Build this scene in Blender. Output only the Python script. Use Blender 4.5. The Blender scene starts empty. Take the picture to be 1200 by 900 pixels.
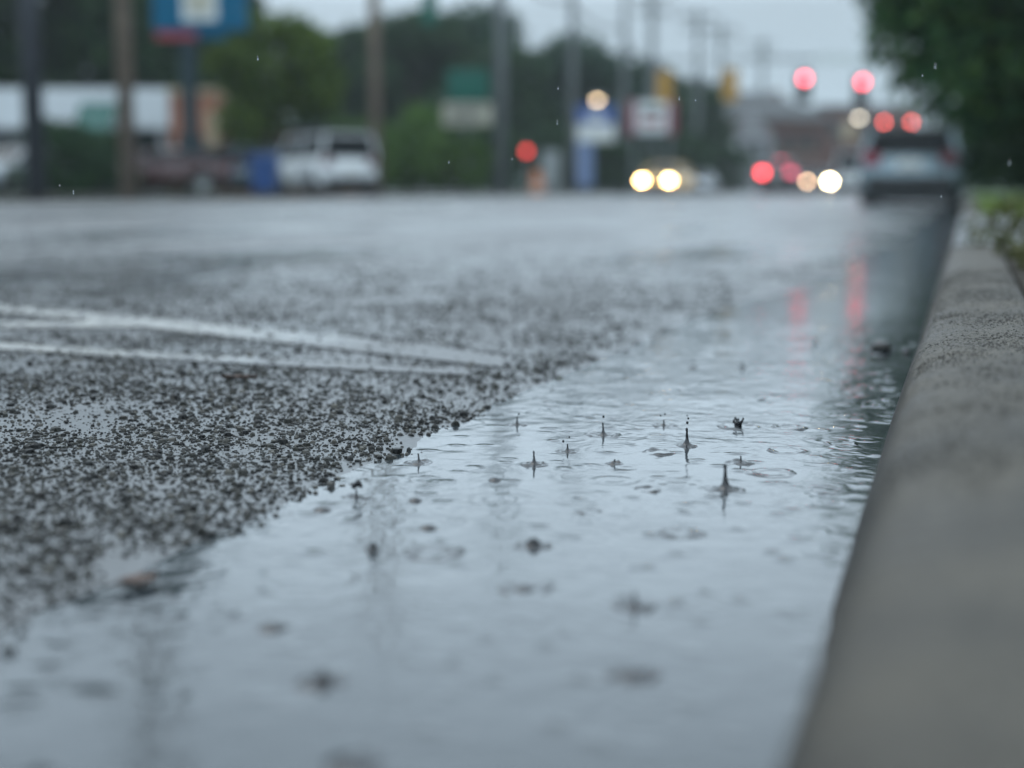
import bpy, math, random
import numpy as np
from mathutils import Vector, Matrix

R = math.radians
S = bpy.context.scene
COL = S.collection
rnd = random.Random(7)
rng = np.random.default_rng(11)

# ------------------------------------------------------------------ camera
H = 0.28                      # lens height above the gutter water
F = 50.0 / 36.0 * 1200        # focal length in reference pixels (1200 wide)
PITCH = math.atan((450 - 224) / F)
YAW = math.atan(535 * math.cos(PITCH) / F)
fwd = Vector((-math.sin(YAW) * math.cos(PITCH), math.cos(YAW) * math.cos(PITCH), -math.sin(PITCH)))
rgt = Vector((math.cos(YAW), math.sin(YAW), 0))
upv = rgt.cross(fwd)
fh = Vector((-math.sin(YAW), math.cos(YAW), 0))
CAM = Vector((0, 0, H))


def ray(px, py):
    return fwd + rgt * ((px - 600) / F) + upv * ((450 - py) / F)


def pt(px, py, D):
    """point seen at a pixel, D metres ahead (measured along the ground)"""
    d = ray(px, py)
    return CAM + d * (D / d.dot(fh))


def gp(px, D, z=0.0):
    p = pt(px, 224, D)
    return Vector((p.x, p.y, z))


def zat(py, D):
    return pt(600, py, D).z


def wp(px, py, z=0.0):
    """point on a level plane"""
    d = ray(px, py)
    return CAM + d * ((z - H) / d.z)


cam_d = bpy.data.cameras.new('camera')
cam = bpy.data.objects.new('camera', cam_d)
COL.objects.link(cam)
cam.location = CAM
cam.rotation_euler = (math.pi / 2 - PITCH, 0, YAW)
cam_d.lens = 50
cam_d.sensor_width = 36
cam_d.clip_start = 0.02
cam_d.clip_end = 3000
cam_d.dof.use_dof = True
cam_d.dof.focus_distance = 1.56
cam_d.dof.aperture_fstop = 2.15
S.camera = cam

# ------------------------------------------------------------------ materials


def newmat(name):
    m = bpy.data.materials.new(name)
    m.use_nodes = True
    nt = m.node_tree
    return m, nt, nt.nodes['Principled BSDF']


def link(nt, a, b):
    nt.links.new(a, b)


def pmat(name, c, rough=.5, metal=0., var=.18, scale=4., bump=0., bscale=60., coat=0., spec=.5):
    """principled surface with noise in its colour and gloss"""
    m, nt, b = newmat(name)
    N = nt.nodes
    tc = N.new('ShaderNodeTexCoord')
    n = N.new('ShaderNodeTexNoise')
    n.inputs['Scale'].default_value = scale
    n.inputs['Detail'].default_value = 6
    link(nt, tc.outputs['Object'], n.inputs['Vector'])
    r = N.new('ShaderNodeValToRGB')
    r.color_ramp.elements[0].position = .3
    r.color_ramp.elements[1].position = .7
    r.color_ramp.elements[0].color = (*[x * (1 - var) for x in c], 1)
    r.color_ramp.elements[1].color = (*[min(1, x * (1 + var)) for x in c], 1)
    link(nt, n.outputs['Fac'], r.inputs['Fac'])
    link(nt, r.outputs['Color'], b.inputs['Base Color'])
    mr = N.new('ShaderNodeMapRange')
    mr.inputs['To Min'].default_value = max(.02, rough * .75)
    mr.inputs['To Max'].default_value = min(1, rough * 1.25)
    link(nt, n.outputs['Fac'], mr.inputs['Value'])
    link(nt, mr.outputs['Result'], b.inputs['Roughness'])
    b.inputs['Metallic'].default_value = metal
    b.inputs['Coat Weight'].default_value = coat
    b.inputs['Specular IOR Level'].default_value = spec
    if bump:
        n2 = N.new('ShaderNodeTexNoise')
        n2.inputs['Scale'].default_value = bscale
        n2.inputs['Detail'].default_value = 8
        link(nt, tc.outputs['Object'], n2.inputs['Vector'])
        bp = N.new('ShaderNodeBump')
        bp.inputs['Strength'].default_value = bump
        bp.inputs['Distance'].default_value = .02
        link(nt, n2.outputs['Fac'], bp.inputs['Height'])
        link(nt, bp.outputs['Normal'], b.inputs['Normal'])
    return m


def emat(name, c, strength):
    m, nt, b = newmat(name)
    b.inputs['Base Color'].default_value = (*c, 1)
    b.inputs['Emission Color'].default_value = (*c, 1)
    b.inputs['Emission Strength'].default_value = strength
    b.inputs['Roughness'].default_value = .2
    return m


def island_mat(name, cols, rough, spec=.5, trans=False):
    """each loose piece of the mesh draws its own colour from a ramp"""
    m, nt, b = newmat(name)
    N = nt.nodes
    g = N.new('ShaderNodeNewGeometry')
    r = N.new('ShaderNodeValToRGB')
    el = r.color_ramp.elements
    while len(el) < len(cols):
        el.new(.5)
    for i, (p, c) in enumerate(cols):
        el[i].position = p
        el[i].color = (*c, 1)
    link(nt, g.outputs['Random Per Island'], r.inputs['Fac'])
    link(nt, r.outputs['Color'], b.inputs['Base Color'])
    b.inputs['Roughness'].default_value = rough
    b.inputs['Specular IOR Level'].default_value = spec
    if trans:
        out = [n for n in N if n.type == 'OUTPUT_MATERIAL'][0]
        t = N.new('ShaderNodeBsdfTranslucent')
        link(nt, r.outputs['Color'], t.inputs['Color'])
        mx = N.new('ShaderNodeMixShader')
        mx.inputs['Fac'].default_value = .3
        link(nt, b.outputs[0], mx.inputs[1])
        link(nt, t.outputs[0], mx.inputs[2])
        link(nt, mx.outputs[0], out.inputs['Surface'])
    return m


M = {}
M['pole_wood'] = pmat('pole_wood', (.17, .13, .10), .8, var=.3, scale=3, bump=.4)
M['pole_dark'] = pmat('pole_dark', (.022, .027, .036), .5, var=.2)
M['pole_grey'] = pmat('pole_grey', (.13, .145, .15), .7, var=.2)
M['steel'] = pmat('steel', (.30, .33, .34), .45, .4)
M['wire'] = pmat('wire', (.02, .02, .022), .6)
M['rubber'] = pmat('rubber', (.015, .015, .016), .55)
M['rim'] = pmat('rim', (.35, .36, .37), .35, .7)
M['glass_dark'] = pmat('glass_dark', (.012, .015, .017), .2, spec=.1)
M['trim_black'] = pmat('trim_black', (.018, .02, .021), .4)
M['plate'] = pmat('plate', (.6, .6, .56), .5)
M['head_lit'] = emat('head_lit', (1., .66, .27), 52)
M['head_lit_white'] = emat('head_lit_white', (1., .80, .46), 85)
M['head_lit_soft'] = emat('head_lit_soft', (1., .62, .36), 26)
M['head_off'] = pmat('head_off', (.6, .62, .63), .12)
M['tail_lit'] = emat('tail_lit', (1., .05, .06), 12)
M['tail_dim'] = emat('tail_dim', (.8, .07, .13), 3.)
M['tail_faint'] = emat('tail_faint', (.22, .012, .03), .05)
M['tail_off'] = pmat('tail_off', (.10, .006, .012), .3)
M['lens_red'] = emat('lens_red', (1., .085, .12), 12)
M['lens_red_far'] = emat('lens_red_far', (1., .13, .11), 14)
M['lens_red_post'] = emat('lens_red_post', (1., .06, .05), 3.5)
M['lens_off'] = pmat('lens_off', (.05, .05, .045), .25)
M['signal_black'] = pmat('signal_black', (.02, .025, .026), .5)
M['signal_yellow'] = pmat('signal_yellow', (.42, .23, .035), .5)
M['lamp_warm'] = emat('lamp_warm', (1., .72, .42), 9)
M['lamp_pale'] = emat('lamp_pale', (1., .90, .72), 8)
M['white_fascia'] = pmat('white_fascia', (.60, .64, .66), .5, var=.08, scale=1)
M['store_green'] = pmat('store_green', (.016, .05, .048), .4)
M['store_glass'] = pmat('store_glass', (.02, .032, .034), .08)
M['brick'] = None
M['roof_grey'] = pmat('roof_grey', (.05, .056, .06), .7, scale=2, bump=.3)
M['stone_trim'] = pmat('stone_trim', (.42, .34, .22), .7)
M['white_wall'] = pmat('white_wall', (.27, .27, .28), .6)
M['sign_blue'] = pmat('sign_blue', (.001, .10, .19), .7, var=.06, spec=.12)
M['sign_white'] = pmat('sign_white', (.62, .66, .66), .4, var=.05)
M['sign_red'] = pmat('sign_red', (.36, .03, .055), .4, var=.08)
M['sign_maroon'] = pmat('sign_maroon', (.22, .035, .06), .4)
M['sign_teal'] = pmat('sign_teal', (.010, .105, .078), .6, spec=.2)
M['sign_cream'] = pmat('sign_cream', (.42, .41, .33), .5)
M['sign_pylon'] = pmat('sign_pylon', (.16, .23, .40), .4)
M['sign_royal'] = pmat('sign_royal', (.03, .09, .32), .4)
M['sign_ink'] = pmat('sign_ink', (.06, .07, .07), .5)
M['bin_blue'] = pmat('bin_blue', (.012, .06, .20), .45)
M['orange'] = pmat('orange', (.42, .12, .025), .5)
M['bark'] = pmat('bark', (.05, .042, .035), .9, var=.3, scale=8, bump=.6)
M['lot'] = pmat('lot', (.055, .058, .06), .3, scale=.6, bump=.1, bscale=30)
M['ground'] = pmat('ground', (.045, .065, .03), .9, scale=.4)
M['soil'] = pmat('soil', (.030, .026, .019), .85, scale=9, bump=.8, bscale=45, spec=.12)
M['lawn'] = pmat('lawn', (.07, .12, .028), .8, scale=2)
M['walk'] = pmat('walk', (.15, .155, .16), .28, scale=3, bump=.15, bscale=90)


def paint(name, c, metal=.3):
    return pmat(name, c, .28, metal, var=.05, scale=1.5, coat=.6)


def leafmat(name, dark, mid, light):
    return island_mat(name, [(0, dark), (.5, mid), (1, light)], .6, .12, True)


M['leaf_deep'] = leafmat('leaf_deep', (.012, .034, .018), (.025, .064, .028), (.052, .10, .036))
M['leaf_street'] = leafmat('leaf_street', (.012, .046, .020), (.042, .115, .040), (.11, .195, .055))
M['leaf_olive'] = leafmat('leaf_olive', (.032, .068, .010), (.068, .12, .016), (.13, .19, .03))
M['leaf_fresh'] = leafmat('leaf_fresh', (.028, .075, .012), (.058, .13, .022), (.11, .19, .038))
M['leaf_blue'] = leafmat('leaf_blue', (.013, .038, .028), (.026, .062, .038), (.046, .092, .052))
M['grass'] = leafmat('grass', (.07, .11, .02), (.12, .19, .035), (.19, .25, .06))
M['weed'] = leafmat('weed', (.05, .06, .02), (.09, .10, .04), (.14, .13, .06))


def brick_mat():
    m, nt, b = newmat('brick')
    N = nt.nodes
    tc = N.new('ShaderNodeTexCoord')
    mp = N.new('ShaderNodeMapping')
    mp.inputs['Rotation'].default_value = (R(90), 0, 0)
    br = N.new('ShaderNodeTexBrick')
    br.inputs['Scale'].default_value = 4
    br.inputs['Color1'].default_value = (.34, .10, .045, 1)
    br.inputs['Color2'].default_value = (.42, .15, .07, 1)
    br.inputs['Mortar'].default_value = (.28, .25, .22, 1)
    link(nt, tc.outputs['Object'], mp.inputs['Vector'])
    link(nt, mp.outputs['Vector'], br.inputs['Vector'])
    link(nt, br.outputs['Color'], b.inputs['Base Color'])
    b.inputs['Roughness'].default_value = .8
    return m


M['brick'] = brick_mat()
M['brick_dark'] = pmat('brick_dark', (.115, .055, .045), .8, scale=1.2, var=.25)


def water_mat():
    m, nt, b = newmat('puddle_water')
    N = nt.nodes
    tc = N.new('ShaderNodeTexCoord')
    b.inputs['Base Color'].default_value = (.026, .033, .037, 1)
    b.inputs['Roughness'].default_value = .10
    b.inputs['IOR'].default_value = 1.55
    n1 = N.new('ShaderNodeTexNoise')
    n1.inputs['Scale'].default_value = 26
    n1.inputs['Detail'].default_value = 3
    n1.inputs['Distortion'].default_value = .6
    n2 = N.new('ShaderNodeTexNoise')
    n2.inputs['Scale'].default_value = 75
    n2.inputs['Detail'].default_value = 2
    n3 = N.new('ShaderNodeTexNoise')           # where the ripples are strong or calm
    n3.inputs['Scale'].default_value = 3.2
    for n in (n1, n2, n3):
        link(nt, tc.outputs['Object'], n.inputs['Vector'])
    mr = N.new('ShaderNodeMapRange')
    mr.inputs['From Min'].default_value = .38
    mr.inputs['From Max'].default_value = .68
    mr.inputs['To Min'].default_value = .15
    mr.inputs['To Max'].default_value = 1.
    link(nt, n3.outputs['Fac'], mr.inputs['Value'])
    ad = N.new('ShaderNodeMath')
    ad.operation = 'MULTIPLY_ADD'
    ad.inputs[1].default_value = .35
    link(nt, n2.outputs['Fac'], ad.inputs[0])
    link(nt, n1.outputs['Fac'], ad.inputs[2])
    mu = N.new('ShaderNodeMath')
    mu.operation = 'MULTIPLY'
    link(nt, ad.outputs[0], mu.inputs[0])
    link(nt, mr.outputs[0], mu.inputs[1])
    bp = N.new('ShaderNodeBump')
    bp.inputs['Strength'].default_value = 1.
    bp.inputs['Distance'].default_value = .0012
    link(nt, mu.outputs[0], bp.inputs['Height'])
    link(nt, bp.outputs['Normal'], b.inputs['Normal'])
    return m


M['water'] = water_mat()
M['splash'] = pmat('splash', (.010, .012, .015), .05, var=.05)
m, nt, b = newmat('rain_glass')
b.inputs['Base Color'].default_value = (.95, .97, 1, 1)
b.inputs['Roughness'].default_value = .0
b.inputs['IOR'].default_value = 1.33
b.inputs['Transmission Weight'].default_value = 1.
M['rain'] = m


def road_nodes(nt, b, base_lo, base_hi):
    N = nt.nodes
    tc = N.new('ShaderNodeTexCoord')
    mp = N.new('ShaderNodeMapping')
    mp.inputs['Scale'].default_value = (1, .22, 1)          # wear runs along the road
    link(nt, tc.outputs['Object'], mp.inputs['Vector'])
    big = N.new('ShaderNodeTexNoise')
    big.inputs['Scale'].default_value = 1.1
    big.inputs['Detail'].default_value = 7
    big.inputs['Roughness'].default_value = .62
    link(nt, mp.outputs[0], big.inputs['Vector'])
    fine = N.new('ShaderNodeTexNoise')
    fine.inputs['Scale'].default_value = 130
    fine.inputs['Detail'].default_value = 4
    link(nt, tc.outputs['Object'], fine.inputs['Vector'])
    rr = N.new('ShaderNodeMapRange')
    rr.inputs['From Min'].default_value = .38
    rr.inputs['From Max'].default_value = .64
    rr.inputs['To Min'].default_value = .20
    rr.inputs['To Max'].default_value = .62
    link(nt, big.outputs['Fac'], rr.inputs['Value'])
    # the film of water deepens towards the gutter
    sx = N.new('ShaderNodeSeparateXYZ')
    link(nt, tc.outputs['Object'], sx.inputs[0])
    fx = N.new('ShaderNodeMapRange')
    fx.inputs['From Min'].default_value = -3.2
    fx.inputs['From Max'].default_value = -1.1
    fx.inputs['To Min'].default_value = 1.
    fx.inputs['To Max'].default_value = .8
    link(nt, sx.outputs['X'], fx.inputs['Value'])
    rm = N.new('ShaderNodeMath')
    rm.operation = 'MULTIPLY'
    link(nt, rr.outputs[0], rm.inputs[0])
    link(nt, fx.outputs[0], rm.inputs[1])
    link(nt, rm.outputs[0], b.inputs['Roughness'])
    cr = N.new('ShaderNodeValToRGB')
    cr.color_ramp.elements[0].position = .35
    cr.color_ramp.elements[1].position = .7
    cr.color_ramp.elements[0].color = (*base_lo, 1)
    cr.color_ramp.elements[1].color = (*base_hi, 1)
    link(nt, fine.outputs['Fac'], cr.inputs['Fac'])
    pa = N.new('ShaderNodeTexNoise')
    pa.inputs['Scale'].default_value = .55
    pa.inputs['Detail'].default_value = 6
    pa.inputs['Distortion'].default_value = .8
    link(nt, mp.outputs[0], pa.inputs['Vector'])
    pr = N.new('ShaderNodeMapRange')
    pr.inputs['From Min'].default_value = .40
    pr.inputs['From Max'].default_value = .60
    pr.inputs['To Min'].default_value = .45
    pr.inputs['To Max'].default_value = 1.15
    link(nt, pa.outputs['Fac'], pr.inputs['Value'])
    pm_ = N.new('ShaderNodeMix')
    pm_.data_type = 'RGBA'
    pm_.blend_type = 'MULTIPLY'
    pm_.inputs['Factor'].default_value = 1
    link(nt, cr.outputs[0], pm_.inputs['A'])
    link(nt, pr.outputs[0], pm_.inputs['B'])
    link(nt, pm_.outputs['Result'], b.inputs['Base Color'])
    bs = N.new('ShaderNodeMapRange')
    bs.inputs['From Min'].default_value = .42
    bs.inputs['From Max'].default_value = .66
    bs.inputs['To Min'].default_value = .02
    bs.inputs['To Max'].default_value = .30
    link(nt, big.outputs['Fac'], bs.inputs['Value'])
    bp = N.new('ShaderNodeBump')
    bp.inputs['Distance'].default_value = .004
    link(nt, bs.outputs[0], bp.inputs['Strength'])
    link(nt, fine.outputs['Fac'], bp.inputs['Height'])
    link(nt, bp.outputs[0], b.inputs['Normal'])
    b.inputs['IOR'].default_value = 1.85
    return tc, big, fine


m, nt, b = newmat('wet_asphalt')
road_nodes(nt, b, (.040, .045, .048), (.085, .093, .098))
M['road'] = m

m, nt, b = newmat('worn_paint')
tc, big, fine = road_nodes(nt, b, (.20, .205, .195), (.40, .40, .375))
w = nt.nodes.new('ShaderNodeTexNoise')
w.inputs['Scale'].default_value = 38
w.inputs['Detail'].default_value = 8
w.inputs['Roughness'].default_value = .7
link(nt, tc.outputs['Object'], w.inputs['Vector'])
mk = nt.nodes.new('ShaderNodeMapRange')
mk.inputs['From Min'].default_value = .46
mk.inputs['From Max'].default_value = .60
sx = nt.nodes.new('ShaderNodeSeparateXYZ')
link(nt, tc.outputs['Object'], sx.inputs[0])
wo = nt.nodes.new('ShaderNodeMapRange')          # scrubbed away towards the gutter
wo.inputs['From Min'].default_value = -1.3
wo.inputs['From Max'].default_value = -.72
wo.inputs['To Max'].default_value = .26
link(nt, sx.outputs['X'], wo.inputs['Value'])
wa = nt.nodes.new('ShaderNodeMath')
link(nt, w.outputs['Fac'], wa.inputs[0])
link(nt, wo.outputs[0], wa.inputs[1])
link(nt, wa.outputs[0], mk.inputs['Value'])
cr = [n for n in nt.nodes if n.type == 'VALTORGB'][0]
mx = nt.nodes.new('ShaderNodeMix')
mx.data_type = 'RGBA'
mx.inputs['B'].default_value = (.06, .065, .068, 1)
link(nt, cr.outputs[0], mx.inputs['A'])
link(nt, mk.outputs[0], mx.inputs['Factor'])
link(nt, mx.outputs['Result'], b.inputs['Base Color'])
M['paint_line'] = m

m, nt, b = newmat('kerb_concrete')
N = nt.nodes
tc = N.new('ShaderNodeTexCoord')
big = N.new('ShaderNodeTexNoise')
big.inputs['Scale'].default_value = 8
big.inputs['Detail'].default_value = 8
vor = N.new('ShaderNodeTexNoise')
vor.inputs['Scale'].default_value = 330
vor.inputs['Detail'].default_value = 5
med = N.new('ShaderNodeTexNoise')
med.inputs['Scale'].default_value = 60
med.inputs['Detail'].default_value = 6
for n in (big, vor, med):
    link(nt, tc.outputs['Object'], n.inputs['Vector'])
c1 = N.new('ShaderNodeValToRGB')
c1.color_ramp.elements[0].position = .3
c1.color_ramp.elements[1].position = .72
c1.color_ramp.elements[0].color = (.034, .029, .021, 1)
c1.color_ramp.elements[1].color = (.096, .085, .066, 1)
link(nt, big.outputs['Fac'], c1.inputs['Fac'])
c2 = N.new('ShaderNodeValToRGB')
c2.color_ramp.elements[0].position = .40
c2.color_ramp.elements[1].position = .60
c2.color_ramp.elements[0].color = (.30, .29, .27, 1)
c2.color_ramp.elements[1].color = (1.5, 1.5, 1.5, 1)
link(nt, vor.outputs['Fac'], c2.inputs['Fac'])
mx = N.new('ShaderNodeMix')
mx.data_type = 'RGBA'
mx.blend_type = 'MULTIPLY'
mx.inputs['Factor'].default_value = 1
link(nt, c1.outputs[0], mx.inputs['A'])
link(nt, c2.outputs[0], mx.inputs['B'])
# concrete darker towards the bottom, with a ragged upper edge
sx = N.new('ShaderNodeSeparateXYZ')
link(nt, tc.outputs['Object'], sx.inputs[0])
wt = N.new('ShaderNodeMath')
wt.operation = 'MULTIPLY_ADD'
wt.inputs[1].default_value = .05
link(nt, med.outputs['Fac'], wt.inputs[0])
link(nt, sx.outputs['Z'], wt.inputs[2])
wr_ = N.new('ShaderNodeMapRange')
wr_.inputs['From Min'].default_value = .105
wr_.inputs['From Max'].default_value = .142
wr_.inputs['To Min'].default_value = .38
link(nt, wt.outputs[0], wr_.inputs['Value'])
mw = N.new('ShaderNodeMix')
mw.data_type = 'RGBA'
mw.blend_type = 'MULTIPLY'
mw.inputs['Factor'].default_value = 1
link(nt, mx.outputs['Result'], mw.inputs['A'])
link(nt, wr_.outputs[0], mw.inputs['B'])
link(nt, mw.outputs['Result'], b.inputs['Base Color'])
mr = N.new('ShaderNodeMapRange')
mr.inputs['To Min'].default_value = .3
mr.inputs['To Max'].default_value = .75
link(nt, big.outputs['Fac'], mr.inputs['Value'])
link(nt, mr.outputs[0], b.inputs['Roughness'])
ad = N.new('ShaderNodeMath')
ad.operation = 'MULTIPLY_ADD'
ad.inputs[1].default_value = 2.5
link(nt, med.outputs['Fac'], ad.inputs[0])
link(nt, vor.outputs['Fac'], ad.inputs[2])
bp = N.new('ShaderNodeBump')
bp.inputs['Strength'].default_value = 1
bp.inputs['Distance'].default_value = .003
b.inputs['Specular IOR Level'].default_value = .3
link(nt, ad.outputs[0], bp.inputs['Height'])
link(nt, bp.outputs[0], b.inputs['Normal'])
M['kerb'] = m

M['stones'] = island_mat('stones', [(0, (.006, .0065, .0065)), (.45, (.014, .015, .014)), (.75, (.027, .027, .022)),
                                    (.93, (.05, .048, .042)), (1, (.11, .105, .09))], .45, .2)
M['grit'] = island_mat('grit', [(0, (.010, .009, .008)), (.5, (.045, .041, .034)), (.85, (.10, .092, .078)), (1, (.19, .18, .16))], .5, .3)
M['pebble'] = pmat('pebble', (.022, .022, .02), .35, var=.4, scale=160)
M['pebble_olive'] = pmat('pebble_olive', (.05, .052, .028), .25, var=.4, scale=160)
M['leaf_brown'] = pmat('leaf_brown', (.052, .026, .017), .45, var=.4, scale=90)

# ------------------------------------------------------------------ mesh helpers


class MB:
    def __init__(s):
        s.v, s.f = [], []

    def add(s, vs, fs):
        o = len(s.v)
        s.v += [tuple(v) for v in vs]
        s.f += [tuple(i + o for i in f) for f in fs]
        return s

    def box(s, c, d, rz=0., tilt=0.):
        x, y, z = d[0] / 2, d[1] / 2, d[2] / 2
        mt = Matrix.Translation(c) @ Matrix.Rotation(rz, 4, 'Z') @ Matrix.Rotation(tilt, 4, 'X')
        vs = [mt @ Vector(p) for p in ((-x, -y, -z), (x, -y, -z), (x, y, -z), (-x, y, -z), (-x, -y, z), (x, -y, z), (x, y, z), (-x, y, z))]
        return s.add(vs, [(3, 2, 1, 0), (4, 5, 6, 7), (0, 1, 5, 4), (1, 2, 6, 5), (2, 3, 7, 6), (3, 0, 4, 7)])

    def hexa(s, q, n):
        """a quad given thickness along vector n"""
        n = Vector(n)
        vs = [Vector(p) for p in q] + [Vector(p) + n for p in q]
        return s.add(vs, [(3, 2, 1, 0), (4, 5, 6, 7), (0, 1, 5, 4), (1, 2, 6, 5), (2, 3, 7, 6), (3, 0, 4, 7)])

    def tube(s, path, rad, n=10):
        path = [Vector(p) for p in path]
        if not isinstance(rad, (list, tuple)):
            rad = [rad] * len(path)
        vs, fs = [], []
        for i, p in enumerate(path):
            t = (path[min(i + 1, len(path) - 1)] - path[max(i - 1, 0)]).normalized()
            a = t.cross(Vector((0, 1, 0)) if abs(t.y) < .9 else Vector((1, 0, 0))).normalized()
            c = t.cross(a)
            for k in range(n):
                th = 2 * math.pi * k / n
                vs.append(p + (a * math.cos(th) + c * math.sin(th)) * rad[i])
        for i in range(len(path) - 1):
            for k in range(n):
                k2 = (k + 1) % n
                fs.append((i * n + k, i * n + k2, (i + 1) * n + k2, (i + 1) * n + k))
        fs.append(tuple(range(n - 1, -1, -1)))
        fs.append(tuple((len(path) - 1) * n + k for k in range(n)))
        return s.add(vs, fs)

    def lathe(s, prof, n=20, c=(0, 0, 0), squash=1., wob=0.):
        vs, fs = [], []
        for (r, z) in prof:
            for k in range(n):
                th = 2 * math.pi * k / n
                q = r * (1 + wob * math.sin(3 * th + z * 900) + wob * .6 * math.sin(7 * th))
                vs.append((c[0] + q * math.cos(th), c[1] + q * math.sin(th) * squash, c[2] + z))
        for i in range(len(prof) - 1):
            for k in range(n):
                k2 = (k + 1) % n
                fs.append((i * n + k, i * n + k2, (i + 1) * n + k2, (i + 1) * n + k))
        return s.add(vs, fs)

    def blob(s, c, r, n=10, m=7, jit=0., seed=0):
        q = random.Random(seed)
        vs, fs = [], []
        for i in range(m + 1):
            ph = math.pi * i / m
            for k in range(n):
                th = 2 * math.pi * k / n
                j = 1 + (q.uniform(-jit, jit) if 0 < i < m else 0)
                vs.append((c[0] + r[0] * j * math.sin(ph) * math.cos(th), c[1] + r[1] * j * math.sin(ph) * math.sin(th), c[2] + r[2] * j * math.cos(ph)))
        for i in range(m):
            for k in range(n):
                k2 = (k + 1) % n
                fs.append((i * n + k, (i + 1) * n + k, (i + 1) * n + k2, i * n + k2))
        return s.add(vs, fs)

    def build(s, name, mat, parent=None, smooth=False, bevel=0.):
        me = bpy.data.meshes.new(name)
        me.from_pydata(s.v, [], s.f)
        me.validate()
        me.materials.append(M[mat] if isinstance(mat, str) else mat)
        if smooth:
            me.polygons.foreach_set('use_smooth', [True] * len(me.polygons))
        o = bpy.data.objects.new(name, me)
        COL.objects.link(o)
        if parent is not None:
            o.parent = parent
        if bevel:
            b = o.modifiers.new('bevel', 'BEVEL')
            b.width = bevel
            b.segments = 3
            b.limit_method = 'ANGLE'
        return o


def np_mesh(name, V, Fc, mat, smooth=False, parent=None):
    """mesh from numpy arrays, faces all of one size"""
    k = Fc.shape[1]
    me = bpy.data.meshes.new(name)
    me.vertices.add(len(V))
    me.vertices.foreach_set('co', V.astype(np.float32).ravel())
    me.loops.add(Fc.size)
    me.loops.foreach_set('vertex_index', Fc.astype(np.int32).ravel())
    me.polygons.add(len(Fc))
    me.polygons.foreach_set('loop_start', np.arange(0, Fc.size, k, dtype=np.int32))
    me.polygons.foreach_set('loop_total', np.full(len(Fc), k, dtype=np.int32))
    me.polygons.foreach_set('use_smooth', np.full(len(Fc), smooth, dtype=bool))
    me.update(calc_edges=True)
    me.materials.append(M[mat] if isinstance(mat, str) else mat)
    o = bpy.data.objects.new(name, me)
    COL.objects.link(o)
    if parent is not None:
        o.parent = parent
    return o


def tag(o, label, cat, group=None):
    o['label'] = label
    o['category'] = cat
    if group:
        o['group'] = group
    return o


def thing(name, label, cat, loc=(0, 0, 0), rz=0., group=None):
    o = bpy.data.objects.new(name, None)
    o.empty_display_size = .1
    COL.objects.link(o)
    o.location = loc
    o.rotation_euler = (0, 0, rz)
    return tag(o, label, cat, group)


def copy_tree(o, parent=None):
    c = o.copy()
    COL.objects.link(c)
    c.parent = parent
    for ch in list(o.children):
        copy_tree(ch, c)
    return c


def struct(o, kind='structure'):
    o['kind'] = kind
    return o


# ------------------------------------------------------------------ road, water, kerb
def sines(n, l0, l1, seed):
    q = np.random.default_rng(seed)
    lam = l0 * (l1 / l0) ** q.random(n)
    th = q.random(n) * 2 * np.pi
    k = 2 * np.pi / lam
    return k * np.cos(th), k * np.sin(th), q.random(n) * 2 * np.pi, lam


def wave(x, y, sp):
    kx, ky, ph, lam = sp
    out = np.zeros(np.broadcast(x, y).shape)
    for a, b_, c in zip(kx, ky, ph):
        out += np.sin(a * x + b_ * y + c)
    return out / math.sqrt(len(kx) / 2)


SP_A, SP_B = sines(24, .10, .5, 3), sines(24, .7, 3.5, 4)
EDGE, LEFT = -.588, -18.6


def road_z(x, y):
    x = np.asarray(x, float)
    y = np.asarray(y, float)
    t = EDGE + .05 * np.clip((y - 2.5) / 1.5, 0, 1) + .13 * np.clip((y - 3.5) / 2, 0, 1) - x
    span = EDGE - LEFT
    crown = .135 * (1 - (2 * np.clip(t, 0, span) / span - 1) ** 2)
    z = np.where(t < 0, t * .055, crown)
    z = z + .0030 * np.clip((t + .02) / .05, 0, 1)
    far = np.clip((y - 2.2) / 4, 0, 1)
    fade = np.clip(1.2 - np.abs(t) / 3, 0.25, 1) * np.clip((-x - .12) / .25, 0, 1)
    return z + fade * (.0005 * wave(x, y, SP_A) + (.0007 + .0045 * far) * wave(x, y, SP_B))


def grow(a, b, n, p):
    u = np.linspace(0, 1, n)
    return a + (b - a) * u ** p


xs = np.concatenate([np.linspace(-.06, -1.9, 70), grow(-1.95, LEFT, 60, 1.6)])
ys = np.concatenate([np.linspace(-2, .5, 20), np.linspace(.54, 7, 180), grow(7.06, 420, 110, 2.6)])
X, Y = np.meshgrid(xs, ys)
Z = road_z(X, Y)


def grid_mesh(name, X, Y, Z, mat):
    ny, nx = X.shape
    V = np.stack([X.ravel(), Y.ravel(), Z.ravel()], 1)
    i = np.arange(ny - 1)[:, None] * nx + np.arange(nx - 1)[None, :]
    Fc = np.stack([i, i + nx, i + nx + 1, i + 1], -1).reshape(-1, 4)
    return np_mesh(name, V, Fc, mat, True)


struct(grid_mesh('road', X, Y, Z, 'road'))

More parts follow.
